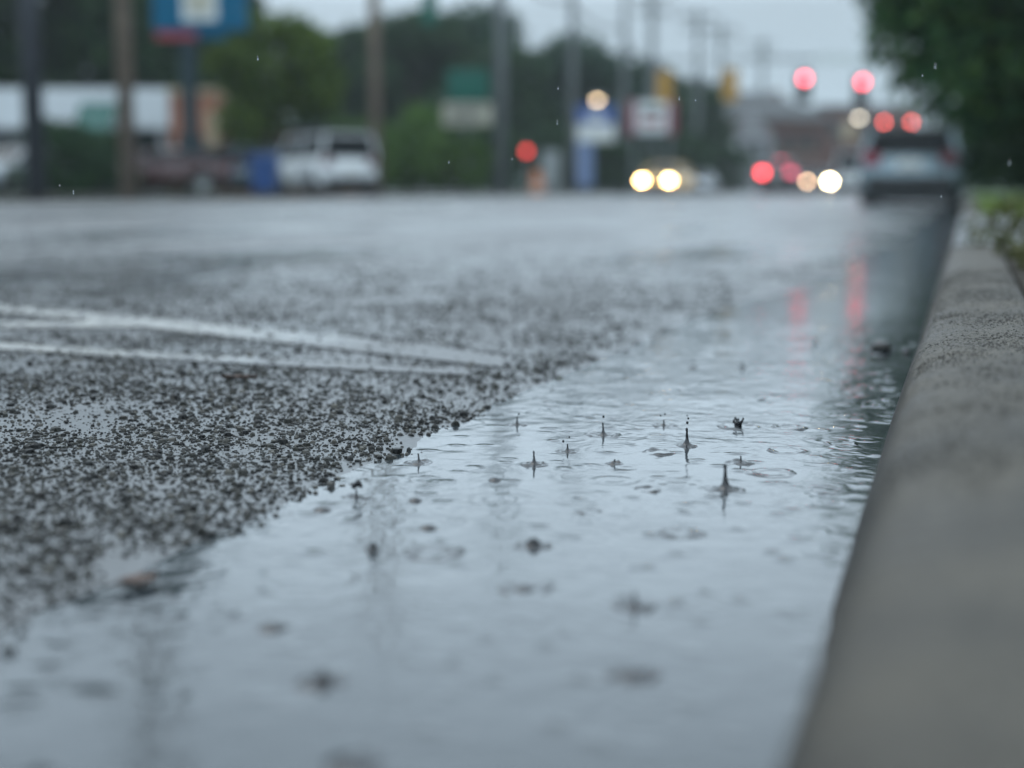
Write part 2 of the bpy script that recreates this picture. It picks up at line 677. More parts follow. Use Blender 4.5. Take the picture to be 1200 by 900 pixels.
# water in the gutter, with the rings of many old drops running over it
wx = np.concatenate([np.arange(-.05, -.80, -.003), grow(-.81, -2.0, 16, 1.3)])
wy = np.concatenate([np.linspace(-2, .2, 12), np.arange(.21, 3.4, .003), grow(3.42, 150, 120, 2.4)])
X, Y = np.meshgrid(wx, wy)
Z = .00006 * wave(X, Y, sines(26, .025, .09, 8)) + .00016 * wave(X, Y, sines(12, .12, .4, 9))
q = np.random.default_rng(21)
for _ in range(620):
    cx, cy = q.uniform(-.86, -.07), .25 + 3.0 * q.random() ** .8
    rr_, sg, lam, A = q.uniform(.002, .034), q.uniform(.005, .011), q.uniform(.009, .017), q.uniform(.00008, .00034)
    A /= 1 + rr_ / .014
    ix = np.where(np.abs(wx - cx) < rr_ + 3 * sg)[0]
    iy = np.where(np.abs(wy - cy) < rr_ + 3 * sg)[0]
    if len(ix) < 2 or len(iy) < 2:
        continue
    sx, sy = slice(ix[0], ix[-1] + 1), slice(iy[0], iy[-1] + 1)
    d = np.hypot(X[sy, sx] - cx, Y[sy, sx] - cy) - rr_
    Z[sy, sx] += A * 1.5 * np.exp(-d * d / (2 * sg * sg)) * np.cos(2 * np.pi * d / lam)
for _ in range(680):                           # small peaks left by spent drops
    cx, cy, sg, A = q.uniform(-.80, -.08), .5 + 2.6 * q.random(), q.uniform(.0032, .0055), q.uniform(.0003, .0013)
    ix = np.where(np.abs(wx - cx) < 4 * sg)[0]
    iy = np.where(np.abs(wy - cy) < 4 * sg)[0]
    if len(ix) < 2 or len(iy) < 2:
        continue
    sx, sy = slice(ix[0], ix[-1] + 1), slice(iy[0], iy[-1] + 1)
    el_ = q.uniform(.6, 1.)
    d2 = (X[sy, sx] - cx) ** 2 * el_ + (Y[sy, sx] - cy) ** 2 / el_
    Z[sy, sx] += A * np.exp(-d2 / (2 * sg * sg))
fadex = np.clip((3.4 - Y) / .4, 0, 1)
Z *= fadex
struct(grid_mesh('water', X, Y, Z, 'water'))

# kerb: a rounded concrete section with joints every three metres
prof = [(-.095, -.08), (-.0765, -.004), (-.0675, .03), (-.0585, .062), (-.0505, .088), (-.0435, .104), (-.034, .1145), (-.018, .121), (0, .1245), (.045, .1268), (.078, .1265), (.088, .12), (.09, -.08)]
kb = MB()
segs = [(-2, 2.66), (2.678, 6.1), (6.112, 9.1), (9.112, 14)] + [(14.012 + 6 * i, 20 + 6 * i) for i in range(22)]
for (y0, y1) in segs:
    n = 340 if y1 < 7 else 8
    vs, fs = [], []
    for i in range(n + 1):
        yy = y0 + (y1 - y0) * i / n
        e = min(yy - y0, y1 - yy)
        rd = .006 * max(0, 1 - e / .02)
        wobx = .0012 * math.sin(yy * 3.1) + .0008 * math.sin(yy * 9.7 + 1) + .0009 * math.sin(yy * 37) + .0007 * math.sin(yy * 83 + 2) + (.005 * max(0, math.sin(yy * 13.3) * math.sin(yy * 5.1 + 1) - .6) / .4)
        for (x, z) in prof:
            vs.append((x + (wobx if x < .03 else 0) + (rd if x < 0 else 0), yy, z - (rd if z > .1 else 0)))
    k = len(prof)
    for i in range(n):
        for j in range(k - 1):
            fs.append((i * k + j, i * k + j + 1, (i + 1) * k + j + 1, (i + 1) * k + j))
    fs.append(tuple(range(k)))
    fs.append(tuple(n * k + j for j in range(k - 1, -1, -1)))
    kb.add(vs, fs)
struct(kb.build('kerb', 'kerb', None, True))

# coarse sand grains exposed in the kerb's worn top
q = np.random.default_rng(61)
n = 17000
ky = .75 + 2.3 * q.random(n)
kx = -.040 + .122 * q.random(n)
zx = np.interp(kx, [-.0505, -.0435, -.034, -.018, 0, .045, .078, .088], [.088, .104, .1145, .121, .1245, .1268, .1265, .12])
kd = .55 + .45 * wave(kx, ky, sines(14, .05, .4, 62))
kk = q.random(n) < np.clip(kd, .15, 1)
kx, ky, zx = kx[kk], ky[kk], zx[kk]
n = len(kx)
sz = np.clip(.0010 * np.exp(q.normal(0, .35, n)), .0005, .0026)
oc = np.array([(1, 0, 0), (0, 1, 0), (-1, 0, 0), (0, -1, 0), (0, 0, 1.), (0, 0, -.6)])
V = np.repeat(oc[None], n, 0) * q.uniform(.7, 1.3, (n, 6, 1)) * sz[:, None, None]
V[:, :, 2] *= .75
a_ = q.random(n) * 6.283
VX = V[:, :, 0] * np.cos(a_)[:, None] - V[:, :, 1] * np.sin(a_)[:, None] + kx[:, None]
VY = V[:, :, 0] * np.sin(a_)[:, None] + V[:, :, 1] * np.cos(a_)[:, None] + ky[:, None]
VZ = V[:, :, 2] + zx[:, None] + .0001
tri = np.array([(0, 1, 4), (1, 2, 4), (2, 3, 4), (3, 0, 4), (1, 0, 5), (2, 1, 5), (3, 2, 5), (0, 3, 5)])
Fc = (tri[None] + (np.arange(n) * 6)[:, None, None]).reshape(-1, 3)
struct(np_mesh('grit', np.stack([VX, VY, VZ], -1).reshape(-1, 3), Fc, 'grit', True), 'stuff')

# right-hand side: soil strip, a pale concrete apron, then lawn
struct(MB().box((1.2455, 1.0, .025), (2.31, 6.6, .20)).build('soil_verge', 'soil'))
struct(MB().box((2.0, 6.9, .0318), (4.07, 5.18, .20)).build('concrete_apron', 'walk', None, False, .01))
struct(MB().box((20.1, 160.0, .026), (39.99, 301.4, .20)).build('lawn', 'lawn'))
# left-hand side: kerb, pavement, car park
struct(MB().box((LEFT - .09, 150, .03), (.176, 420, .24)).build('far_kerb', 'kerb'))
struct(MB().box((LEFT - 1.2, 150, .026), (2.03, 420, .24)).build('pavement', 'walk'))
struct(MB().box((LEFT - 1.6 - 1.1 - .5, 150, .028), (1.95, 420, .24)).build('grass_verge', 'lawn'))
struct(MB().box((LEFT - 44.3, 150, .022), (80, 420, .24)).build('car_park', 'lot'))
struct(MB().add([(-700, -300, -.13), (700, -300, -.13), (700, 900, -.13), (-700, 900, -.13)], [(0, 1, 2, 3)]).build('ground', 'ground'))


def road_pt(px, py):
    z = 0.
    for _ in range(12):
        p = wp(px, py, z)
        z = float(road_z(p.x, p.y))
    return p


def stripe(name, top, bot, lift=.0026):
    """painted line between an upper and a lower pixel edge, laid on the road's own surface"""
    n = 140
    vs, fs = [], []

    def at(poly, u):
        u = poly[0][0] + (poly[-1][0] - poly[0][0]) * u
        for a, b_ in zip(poly, poly[1:]):
            if u <= b_[0] + 1e-6:
                w_ = (u - a[0]) / (b_[0] - a[0])
                return u, a[1] + (b_[1] - a[1]) * w_
        return poly[-1]
    for i in range(n + 1):
        A, B = road_pt(*at(top, i / n)), road_pt(*at(bot, i / n))
        for k in range(5):
            p = A.lerp(B, k / 4)
            p.x += rnd.uniform(-.002, .002) if k in (0, 4) else 0
            p.y += rnd.uniform(-.003, .003) if k in (0, 4) else 0
            vs.append((p.x, p.y, float(road_z(p.x, p.y)) + lift))
    for i in range(n):
        for k in range(4):
            fs.append((i * 5 + k, i * 5 + k + 1, (i + 1) * 5 + k + 1, (i + 1) * 5 + k))
    return struct(MB().add(vs, fs).build(name, 'paint_line', None, True))


stripe('road_marking', [(-160, 344), (0, 358), (250, 382), (420, 397), (590, 419)], [(-160, 356), (0, 366), (250, 394), (420, 413), (590, 432)])
stripe('road_marking', [(-160, 393), (0, 403), (250, 418), (550, 435)], [(-160, 400), (0, 410), (250, 426), (550, 441)], .0022)
stripe('road_marking', [(-160, 382), (0, 379), (160, 378)], [(-160, 389), (0, 386), (160, 385)], .0028)
# lane lines farther up the road
for k in range(9):
    y0 = 16 + 12 * k
    for xl in (-5.3, -9.0, -12.6):
        v = []
        for yy in np.linspace(y0, y0 + 3, 7):
            for xx in (xl - .06, xl + .06):
                v.append((xx, yy, float(road_z(xx, yy)) + .012))
        struct(MB().add(v, [(2 * i, 2 * i + 1, 2 * i + 3, 2 * i + 2) for i in range(6)]).build('lane_marking', 'paint_line'))

# ------------------------------------------------------------------ gravel: chips standing out of the wet road
SP_D = sines(30, .08, .7, 31)


SP_E = sines(16, .04, .25, 41)


def gravel():
    P = []
    # candidate points in a band left of the waterline
    n = 760000
    y = .55 + 6.4 * rng.random(n) ** 1.2
    xl = -.32 - rng.random(n) * (1.15 + .95 * y)
    z = road_z(xl, y)
    D = -math.sin(YAW) * xl + math.cos(YAW) * y
    dens = 1.0 / (1 + (D / 2.7) ** 2.6)
    patch = wave(xl, y, SP_D)
    dens = dens * np.clip(.95 + .38 * patch + .25 * (D < 2.2), .35, 1.5)
    t = EDGE + .05 * np.clip((y - 2.5) / 1.5, 0, 1) + .13 * np.clip((y - 3.5) / 2, 0, 1) - xl
    dens = dens * np.clip((t + .035 + .018 * wave(xl, y, SP_E)) / .05, 0, 1)
    dens = dens * np.clip((6.9 - y) / 3.2, 0, 1)
    keep = rng.random(n) < dens * .92
    return xl[keep], y[keep], z[keep], D[keep]


gx, gy, gz, gD = gravel()
n = len(gx)
sz = np.clip(.00138 * np.exp(rng.normal(0, .55, n)), .0007, .0070) * np.clip(.8 + .2 * gD / 2, .9, 1.7)
hgt = sz * rng.uniform(.35, .95, n)
ang = rng.random(n) * 2 * np.pi
asp = rng.uniform(.65, 1.0, n)
T = []
for k in range(6):
    T.append((math.cos(k * math.pi / 3), math.sin(k * math.pi / 3), -.5))
for k in range(6):
    T.append((.74 * math.cos(k * math.pi / 3 + .5), .74 * math.sin(k * math.pi / 3 + .5), .62))
T.append((0, 0, 1.))
T = np.array(T)
V = np.repeat(T[None], n, 0) * rng.uniform(.72, 1.22, (n, 13, 1))
V[:, :, 0] *= sz[:, None]
V[:, :, 1] *= (sz * asp)[:, None]
V[:, :, 2] *= hgt[:, None]
ca, sa = np.cos(ang)[:, None], np.sin(ang)[:, None]
VX = V[:, :, 0] * ca - V[:, :, 1] * sa + gx[:, None]
VY = V[:, :, 0] * sa + V[:, :, 1] * ca + gy[:, None]
VZ = V[:, :, 2] + (gz + .25 * hgt)[:, None]
tri = []
for k in range(6):
    k2 = (k + 1) % 6
    tri += [(k, k2, 6 + k), (k2, 6 + k2, 6 + k), (6 + k, 6 + k2, 12)]
tri = np.array(tri)
Fc = (tri[None] + (np.arange(n) * 13)[:, None, None]).reshape(-1, 3)
struct(np_mesh('gravel', np.stack([VX, VY, VZ], -1).reshape(-1, 3), Fc, 'stones'), 'stuff')

# single stones one can point at
PEB = [  # px, py, width m, material, label
    (1032, 411, .034, 'pebble', 'large dark stone lying alone in the water beside the kerb'),
    (1062, 413, .018, 'pebble', 'small dark stone between the large lone stone and the kerb'),
    (690, 457, .0085, 'pebble_olive', 'olive pebble sitting just off the tip of the gravel edge'),
    (656, 445, .009, 'pebble_olive', 'pale yellowish pebble at the end of the gravel bank'),
    (640, 468, .009, 'pebble', 'dark pebble at the right end of the sharp gravel bank'),
    (737, 462, .005, 'pebble_olive', 'tiny olive pebble alone in the puddle right of the gravel tip'),
    (568, 478, .008, 'pebble', 'dark round pebble on the puddle-side edge of the gravel'),
    (548, 492, .007, 'pebble', 'small pebble standing in the puddle below the gravel bank'),
    (469, 510, .007, 'pebble', 'small dark pebble in shallow water where the gravel edge bends'),
    (398, 549, .006, 'pebble', 'tiny pebble lying in the puddle off the in-focus gravel edge'),
    (225, 617, .011, 'pebble', 'blurred black pebble at the waterline under the gravel'),
    (43, 632, .012, 'pebble', 'large blurred black pebble near the left edge of the picture'),
    (70, 626, .009, 'pebble', 'blurred dark pebble beside the large black one at far left'),
    (28, 668, .012, 'pebble', 'out-of-focus dark pebble lowest at the left border'),
    (82, 674, .012, 'pebble', 'out-of-focus dark pebble left of the brown leaf shape'),
    (290, 603, .009, 'pebble', 'flat dark pebble at the pointed end of the near gravel edge'),
    (355, 437, .013, 'pebble', 'dark stone on the road just below the thin white line'),
    (138, 356, .024, 'pebble', 'blurred dark stone on the road above the broad white line'),
    (196, 472, .012, 'pebble', 'dark stone in the middle of the gravel below the white lines'),
]
for i, (px, py, w_, mt, lb) in enumerate(PEB):
    p = road_pt(px, py) if px < 470 or py < 450 and px < 670 else wp(px, py)
    zz = max(float(road_z(p.x, p.y)), -.004) if px > 470 else float(road_z(p.x, p.y))
    o = MB().blob((0, 0, 0), (w_ / 2, w_ * .42, w_ * .34), 11, 8, .14, i).build('pebble', mt, None, True)
    o.location = (p.x, p.y, zz + w_ * (.12 if w_ < .017 or px < 900 else .26))
    o.rotation_euler = (0, 0, i * 1.3)
    tag(o, lb, 'pebble', 'single stones along the puddle')


def leaf(px, py, L, W, rz, lb, curl=.25):
    p = road_pt(px, py)
    vs, fs = [], []
    nL, nW = 10, 4
    for top in (1, 0):
        for i in range(nL + 1):
            u = i / nL
            hw = W / 2 * math.sin(math.pi * min(1, u * .97 + .03)) ** .7
            for j in range(nW + 1):
                v = j / nW * 2 - 1
                vs.append((u * L - L / 2, v * hw, curl * W * v * v + .12 * L * (u - .5) ** 2 + .0015 + (.0006 if top else 0) + .0009 * math.sin(i * 2.3 + j)))
    k = nW + 1
    off = (nL + 1) * k
    for i in range(nL):
        for j in range(nW):
            a = (i * k + j, (i + 1) * k + j, (i + 1) * k + j + 1, i * k + j + 1)
            fs.append(a)
            fs.append(tuple(x + off for x in reversed(a)))
    t = thing('leaf_shape', lb, 'leaf', (p.x, p.y, max(0, float(road_z(p.x, p.y))) + .002), rz, 'fallen leaves')
    MB().add(vs, fs).build('blade', 'leaf_brown', t, True)
    MB().tube([(-L / 2, 0, .003), (-L * .62, .002, .004), (-L * .75, .004, .003)], .0007, 6).build('stalk', 'leaf_brown', t, True)


leaf(280, 447, .05, .016, .3, 'small brown leaf lying on the gravel under the thin white line')
leaf(163, 690, .03, .022, 1.2, 'blurred reddish brown leaf shape standing in for a reflection at the near water edge', .12)  # added leaf shape in place of a brown reflection on the water

# ------------------------------------------------------------------ drops hitting the puddle
px2m = lambda py: wp(600, py).y * 1.05 / F       # rough metres per pixel at a water row


def ring_prof(r, hh):
    return [(r * .25, -.0008), (r * .5, -.0001), (r * .8, hh * .3), (r, hh), (r + .0014, hh * .45), (r + .0035, .0001), (r + .0055, -.0008)]


def splash(px, py, jet=0, ring=0, drops=(), crown=0, lb='', hump=0):
    p = wp(px, py)
    Dm = (p - CAM).dot(fwd)
    mp = Dm / F
    t = thing('raindrop_splash', lb, 'splash', (p.x, p.y, 0), rnd.uniform(0, 6), 'raindrop splashes on the puddle')
    if jet:
        hh = jet * mp
        b0 = max(.0035, hh * .26)
        pr = [(b0 * 2.6, -.0008), (b0 * 2.0, .0006), (b0 * 1.1, hh * .09), (b0 * .55, hh * .2), (b0 * .32, hh * .38), (b0 * .24, hh * .6),
              (b0 * .20, hh * .78), (b0 * .27, hh * .88), (b0 * .24, hh * .96), (b0 * .02, hh)]
        jb = MB().lathe(pr, 16, wob=.08)
        lx_, ly_ = rnd.uniform(-.07, .07), rnd.uniform(-.07, .07)
        jb.v = [(x + lx_ * max(0, z) * (z / hh), y + ly_ * max(0, z) * (z / hh), z) for x, y, z in jb.v]
        jb.build('jet', 'splash', t, True)
    if hump:
        r = hump * mp / 2
        MB().lathe([(r * 1.25, -.0006), (r, .0005), (r * .8, .0016), (r * .45, .0026), (r * .12, .0032), (.0001, .0033)], 20, wob=.06).build('hump', 'splash', t, True)
    if ring:
        r = ring * mp / 2
        rm_ = MB().lathe(ring_prof(max(r, .0055), rnd.uniform(.0011, .0020)), 44, wob=.06)
        ph = rnd.uniform(0, 6)
        rm_.v = [(x, y, z * max(.08, .6 + .6 * math.sin(2 * math.atan2(y, x) + ph) + .3 * math.sin(5 * math.atan2(y, x))) if z > 0 else z) for x, y, z in rm_.v]
        rm_.build('ripple', 'splash', t, True)
    if crown:
        r = crown * mp / 2
        cb = MB()
        cb.lathe([(r * .9, -.0008), (r * .8, .001), (r * .86, .004), (r, .0055), (r * .96, .0058), (r * .74, .003), (r * .7, -.0008)], 22, wob=.05)
        for k in range(9):
            th = k * .7 + .2
            cb.blob((r * 1.03 * math.cos(th), r * 1.03 * math.sin(th), .0075 + .002 * math.sin(k * 2.1)), (.0011, .0011, .0022), 8, 6)
        cb.build('crown', 'splash', t, True)
    for (dx, dy, dr) in drops:
        o = rgt * (dx * mp)
        # drops are children: keep the offset in the splash's own turned frame
        a = -t.rotation_euler.z
        lx, ly = o.x * math.cos(a) - o.y * math.sin(a), o.x * math.sin(a) + o.y * math.cos(a)
        MB().blob((lx, ly, dy * mp), (dr * mp, dr * mp, dr * mp * 1.1), 10, 8).build('droplet', 'splash', t, True)


SPL = [
    dict(px=850, py=574, jet=31, ring=40, lb='tallest sharp water jet of the puddle, a lone spike right of centre'),
    dict(px=805, py=523, jet=22, ring=22, drops=((0, 28, 1.6), (1, 33, 1.2)), lb='slim water jet shedding two droplets in a line above it'),
    dict(px=707, py=510, jet=15, ring=36, drops=((0, 22, 1.5),), lb='short water jet with one droplet over its tip inside a wide ripple'),
    dict(px=626, py=544, jet=16, ring=24, lb='sharp water jet with no droplet, in the middle of the picture'),
    dict(px=665, py=529, jet=9, ring=20, drops=((-5, 12, 1.5), (2, 17, 1.1)), lb='low splash with two loose droplets between two sharp jets'),
    dict(px=606, py=498, jet=10, ring=22, drops=((2, 13, 1.2),), lb='small jet nearest to the gravel tip with a droplet on top'),
    dict(px=491, py=542, jet=11, ring=26, lb='small thin jet standing alone just off the gravel edge'),
    dict(px=778, py=499, jet=7, ring=24, drops=((-4, 12, 1.2), (1, 14, 1.2), (27, 12, 1.0)), lb='tiny jet with three beads of water hovering above it'),
    dict(px=720, py=543, jet=5, ring=13, lb='very small jet between the central jet and the tall spike'),
    dict(px=868, py=542, jet=8, ring=26, lb='small jet just above the tallest spike inside flat ripples'),
    dict(px=865, py=500, crown=11, ring=44, lb='little crown-shaped splash with a beaded rim'),
    dict(px=418, py=583, jet=10, drops=((-3, 14, 3.6), (2, 17, 4.2), (5, 14, 2.6)), ring=30, lb='mushroom-like splash with a clump of drops on a stalk'),
    dict(px=744, py=712, jet=20, ring=40, lb='large blurred jet low in the right half of the puddle'),
    dict(px=378, py=598, hump=22, lb='dark flat mark of a drop below the mushroom-like splash'),
    dict(px=487, py=587, hump=17, lb='dark flat mark of a drop below the thin lone jet'),
    dict(px=580, py=563, hump=16, lb='dark oval mark of a drop lower left of the central jet'),
    dict(px=502, py=619, hump=20, lb='upper of two stacked dark drop marks left of the round blurred drop'),
    dict(px=508, py=648, ring=62, lb='wide faint ripple under the two dark drop marks'),
    dict(px=797, py=625, ring=48, lb='wide flat ripple lying below the tallest spike'),
    dict(px=772, py=530, ring=34, lb='clean dark elliptical ripple left of the slim jet'),
    dict(px=903, py=554, ring=52, lb='broad double ripple right of the tallest spike'),
    dict(px=921, py=528, ring=40, lb='elliptical ripple upper right of the small jet'),
    dict(px=883, py=467, ring=28, lb='small ripple far back in line with the crown-shaped splash'),
    dict(px=925, py=501, ring=36, lb='thin ripple trailing right from the crown-shaped splash'),
    dict(px=615, py=691, hump=30, ring=58, lb='blurred dark disc with a ripple below the round blurred drop'),
    dict(px=625, py=640, hump=20, ring=34, drops=((-4, 3, 4.5), (4, 3, 4.5), (0, 4.5, 5.5)), lb='round blurred dark drop hanging just over the water at centre'),
    dict(px=741, py=792, hump=34, ring=52, lb='blurred dark disc under the large blurred jet'),
    dict(px=320, py=736, hump=34, lb='blurred dark disc in the lower left of the puddle'),
    dict(px=378, py=800, hump=26, ring=46, drops=((-5, 4, 6), (5, 4.5, 6), (0, 7, 7)), lb='big round blurred drop at the lower left of the puddle'),
    dict(px=415, py=896, hump=66, lb='large soft dark mark cut off by the bottom of the picture'),
    dict(px=870, py=431, jet=9, ring=18, lb='blurred small jet near the back, left of the large lone stone'),
    dict(px=812, py=431, hump=12, drops=((0, 8, 1.5),), lb='blurred small splash farthest to the left at the back'),
    dict(px=955, py=404, hump=14, drops=((0, 6, 2),), lb='faint splash at the back under the red reflections'),
    dict(px=437, py=645, hump=15, drops=((0, 5, 5),), lb='soft grey drop left of the two stacked drop marks'),
    dict(px=968, py=575, ring=40, lb='ripple close to the kerb at the height of the tallest spike'),
    dict(px=985, py=520, ring=34, lb='ripple touching the dark water beside the kerb'),
    dict(px=760, py=574, ring=30, lb='faint thin ripple left of the foot of the tallest spike'),
    dict(px=690, py=600, ring=26, lb='faint thin ripple alone in the pale middle of the puddle'),
]
for d_ in SPL:
    splash(**d_)

# drops still falling
for (px, py, D, l) in [(302, 68, 1.5, .006), (55, 106, 1.4, .003), (86, 225, 1.6, .006), (70, 217, 1.6, .003), (653, 143, 1.5, .007), (654, 103, 1.6, .004),
                       (733, 598, 1.15, .007), (796, 115, 1.6, .006), (1096, 77, 1.4, .007), (1081, 88, 1.7, .004), (1183, 190, 1.3, .006), (526, 190, 1.5, .003),
                       (600, 186, 1.5, .003), (855, 22, 1.7, .004), (925, 66, 1.6, .004), (1103, 230, 1.5, .003), (869, 87, 1.5, .004), (815, 117, 1.6, .003)]:
    p = pt(px, py, D)
    o = MB().blob((0, 0, 0), (.00045, .00045, l / 2.4), 10, 8).build('raindrop', 'rain', None, True)
    o.location = p
    tag(o, 'tiny falling raindrop caught as a short pale streak in the air', 'raindrop', 'raindrops falling through the air')

# ------------------------------------------------------------------ foliage


def leaf_cloud(centres, radii, count, size, seed, flat=1.):
    q = np.random.default_rng(seed)
    c = np.array(centres)
    r = np.array(radii)
    w_ = (r[:, 0] * r[:, 1] * r[:, 2]) ** .7
    idx = q.choice(len(c), count, p=w_ / w_.sum())
    d = q.normal(size=(count, 3))
    d /= np.linalg.norm(d, axis=1)[:, None]
    rad = (.35 + .65 * q.random(count) ** .45)[:, None] * q.uniform(.85, 1.12, (count, 1))
    P = c[idx] + d * r[idx] * rad
    nrm = d * .6 + q.normal(size=(count, 3)) * .7
    nrm[:, 2] += .3
    nrm /= np.linalg.norm(nrm, axis=1)[:, None]
    a = np.cross(nrm, q.normal(size=(count, 3)))
    a /= np.linalg.norm(a, axis=1)[:, None]
    b_ = np.cross(nrm, a)
    s = size * q.uniform(.55, 1.3, (count, 1))
    V = np.stack([P - a * s, P - b_ * s * .55 + nrm * s * .1, P + a * s, P + b_ * s * .55 + nrm * s * .1], 1).reshape(-1, 3)
    Fc = np.arange(count * 4).reshape(-1, 4)
    return V, Fc


def make_tree(name, label, cat, w_, h, z0, mat, count, size, seed, group=None, trunk_r=.16, rounded=False):
    """w_, h: crown width and height; z0: where the crown starts"""
    q = random.Random(seed)
    t = thing(name, label, cat, (0, 0, 0), 0, group)
    cen, rad = [], []
    zc = z0 + h / 2
    if rounded:
        cen.append((0, 0, zc)); rad.append((w_ * .38, w_ * .38, h * .40))
    for k in range(26 if not rounded else 22):
        th, u = q.uniform(0, 6.283), q.uniform(-.85, .95)
        s = math.sqrt(max(0.05, 1 - u * u)) * q.uniform(.5, .86)
        if rounded:
            s = math.sqrt(max(0.05, 1 - u * u)) * .8
        rr_ = q.uniform(.13, .25) * w_
        cen.append((s * w_ / 2 * math.cos(th), s * w_ / 2 * math.sin(th), zc + u * h * .42))
        rad.append((rr_, rr_, rr_ * .75))
    V, Fc = leaf_cloud(cen, rad, count, size, seed)
    np_mesh('crown', V, Fc, mat, False, t)
    mb = MB()
    top = z0 + h * .75
    lean = q.uniform(-.2, .2)
    mb.tube([(0, 0, -.1), (lean * .2, 0, z0 * .5), (lean, .1, z0 + h * .25), (lean * 1.5, 0, top)], [trunk_r * 1.25, trunk_r, trunk_r * .75, trunk_r * .2], 9)
    for k in range(6):
        c = cen[1 + k * 3]
        zs = z0 + h * (.02 + .08 * k)
        mb.tube([(lean * .6, 0, zs), (c[0] * .45, c[1] * .45, (zs + c[2]) / 2 + .2), c], [trunk_r * .5, trunk_r * .35, trunk_r * .1], 7)
    mb.build('trunk', 'bark', t, True)
    return t


protos = {
    'tall': make_tree('broadleaf_tree', '', 'tree', 10.5, 15.5, 2.5, 'leaf_deep', 9500, .42, 1),
    'mid': make_tree('broadleaf_tree', '', 'tree', 8, 8.5, 1.6, 'leaf_deep', 6500, .30, 2),
    'blue': make_tree('broadleaf_tree', '', 'tree', 9, 8, 1.4, 'leaf_blue', 6500, .32, 3),
    'bush': make_tree('bush', '', 'bush', 3.4, 2.7, .05, 'leaf_fresh', 2200, .14, 4, trunk_r=.05),
    'dark_bush': make_tree('bush', '', 'bush', 3.4, 2.8, .05, 'leaf_deep', 2400, .14, 5, trunk_r=.05),
}
used = set()


def plant(kind, px, D, height, label, group=None, wide=1., z=.13, name=None, cat=None):
    src = protos[kind]
    o = src if kind not in used else copy_tree(src)
    used.add(kind)
    base = {'tall': 18., 'mid': 10.1, 'blue': 9.4, 'bush': 2.75, 'dark_bush': 2.85}[kind]
    s = height / base
    o.location = gp(px, D, z)
    o.scale = (s * wide, s * wide, s)
    o.rotation_euler = (0, 0, rnd.uniform(0, 6.28))
    o['label'] = label
    if cat:
        o['category'] = cat
    if group:
        o['group'] = group
    elif 'group' in o:
        del o['group']
    return o


GT = 'trees behind the far side of the road'
plant('tall', -60, 62, 19, 'tall dark tree at the left border above the white shop roof', GT)
plant('tall', 50, 66, 20, 'tall dark tree behind the dark navy post', GT)
plant('tall', 150, 63, 18.5, 'tall dark tree behind the tan wooden pole and white shop', GT, .72)
plant('tall', 232, 80, 16.5, 'tall dark tree directly behind the blue sign', GT, .75)
plant('mid', 262, 84, 9.5, 'dark tree just behind the left side of the round olive tree', GT)
plant('mid', 405, 92, 10.5, 'dark tree between the round olive tree and the brown pole', GT)
plant('mid', 480, 88, 11.2, 'dark tree right of the brown pole, left of the green sign', GT)
plant('blue', 540, 98, 11.8, 'bluish dark tree rising behind the green sign', GT)
plant('mid', 590, 92, 9.8, 'dark tree behind the grey pole beside the green sign', GT, .8)
plant('blue', 648, 104, 9.8, 'bluish tree standing right of the gap of sky', GT)
plant('blue', 690, 98, 10.0, 'bluish tree behind the faint pole above the blue pylon sign', GT)
plant('mid', 742, 112, 10.2, 'dark tree right behind the white and red sign', GT)
plant('mid', 795, 118, 9.6, 'dark tree left of the grey-roofed brick building', GT)
plant('blue', 838, 128, 7.0, 'low bluish tree at the left corner of the brick building', GT)
GB = 'bushes along the far side of the road'
plant('bush', 420, 60, 3.0, 'green bush right of the silver car under the brown pole', GB)
plant('bush', 492, 66, 3.9, 'yellowish green bush left of the green sign', GB, .9)
plant('bush', 530, 60, 2.5, 'low green bush under the green sign', GB)
plant('dark_bush', 566, 66, 3.2, 'dark bush between the green sign and the grey pole', GB)
plant('dark_bush', 655, 82, 3.8, 'dark bush left of the blue pylon sign', GB)
plant('dark_bush', 720, 82, 3.0, 'dark bush right of the foot of the blue pylon sign', GB)
plant('dark_bush', 800, 100, 4.0, 'dark bush behind the small pale car', GB)
plant('dark_bush', 852, 108, 3.4, 'dark bush left of the car with red tail lamps', GB)
plant('dark_bush', 70, 37, 1.9, 'dark bush at the foot of the dark navy post', GB)
plant('dark_bush', 118, 40, 1.7, 'dark low bush between the navy post and the tan pole', GB)

t = make_tree('round_tree', 'round clipped olive green tree beside the blue sign', 'tree', 4.5, 4.6, zat(176, 50), 'leaf_olive', 9000, .15, 12, None, .12, True)
t.location = gp(316, 50, .12)

# the low wood that closes the view far behind everything
cen, rad = [], []
for k in range(64):
    p = gp(-140 + 23 * k, 148 + rnd.uniform(-12, 14), 0)
    hh = rnd.uniform(2.2, 3.4)
    cen.append((p.x, p.y, hh * .75)); rad.append((3.4, 3.0, hh))
V, Fc = leaf_cloud(cen, rad, 15000, .5, 77)
struct(np_mesh('far_woods', V, Fc, 'leaf_blue'), 'stuff')

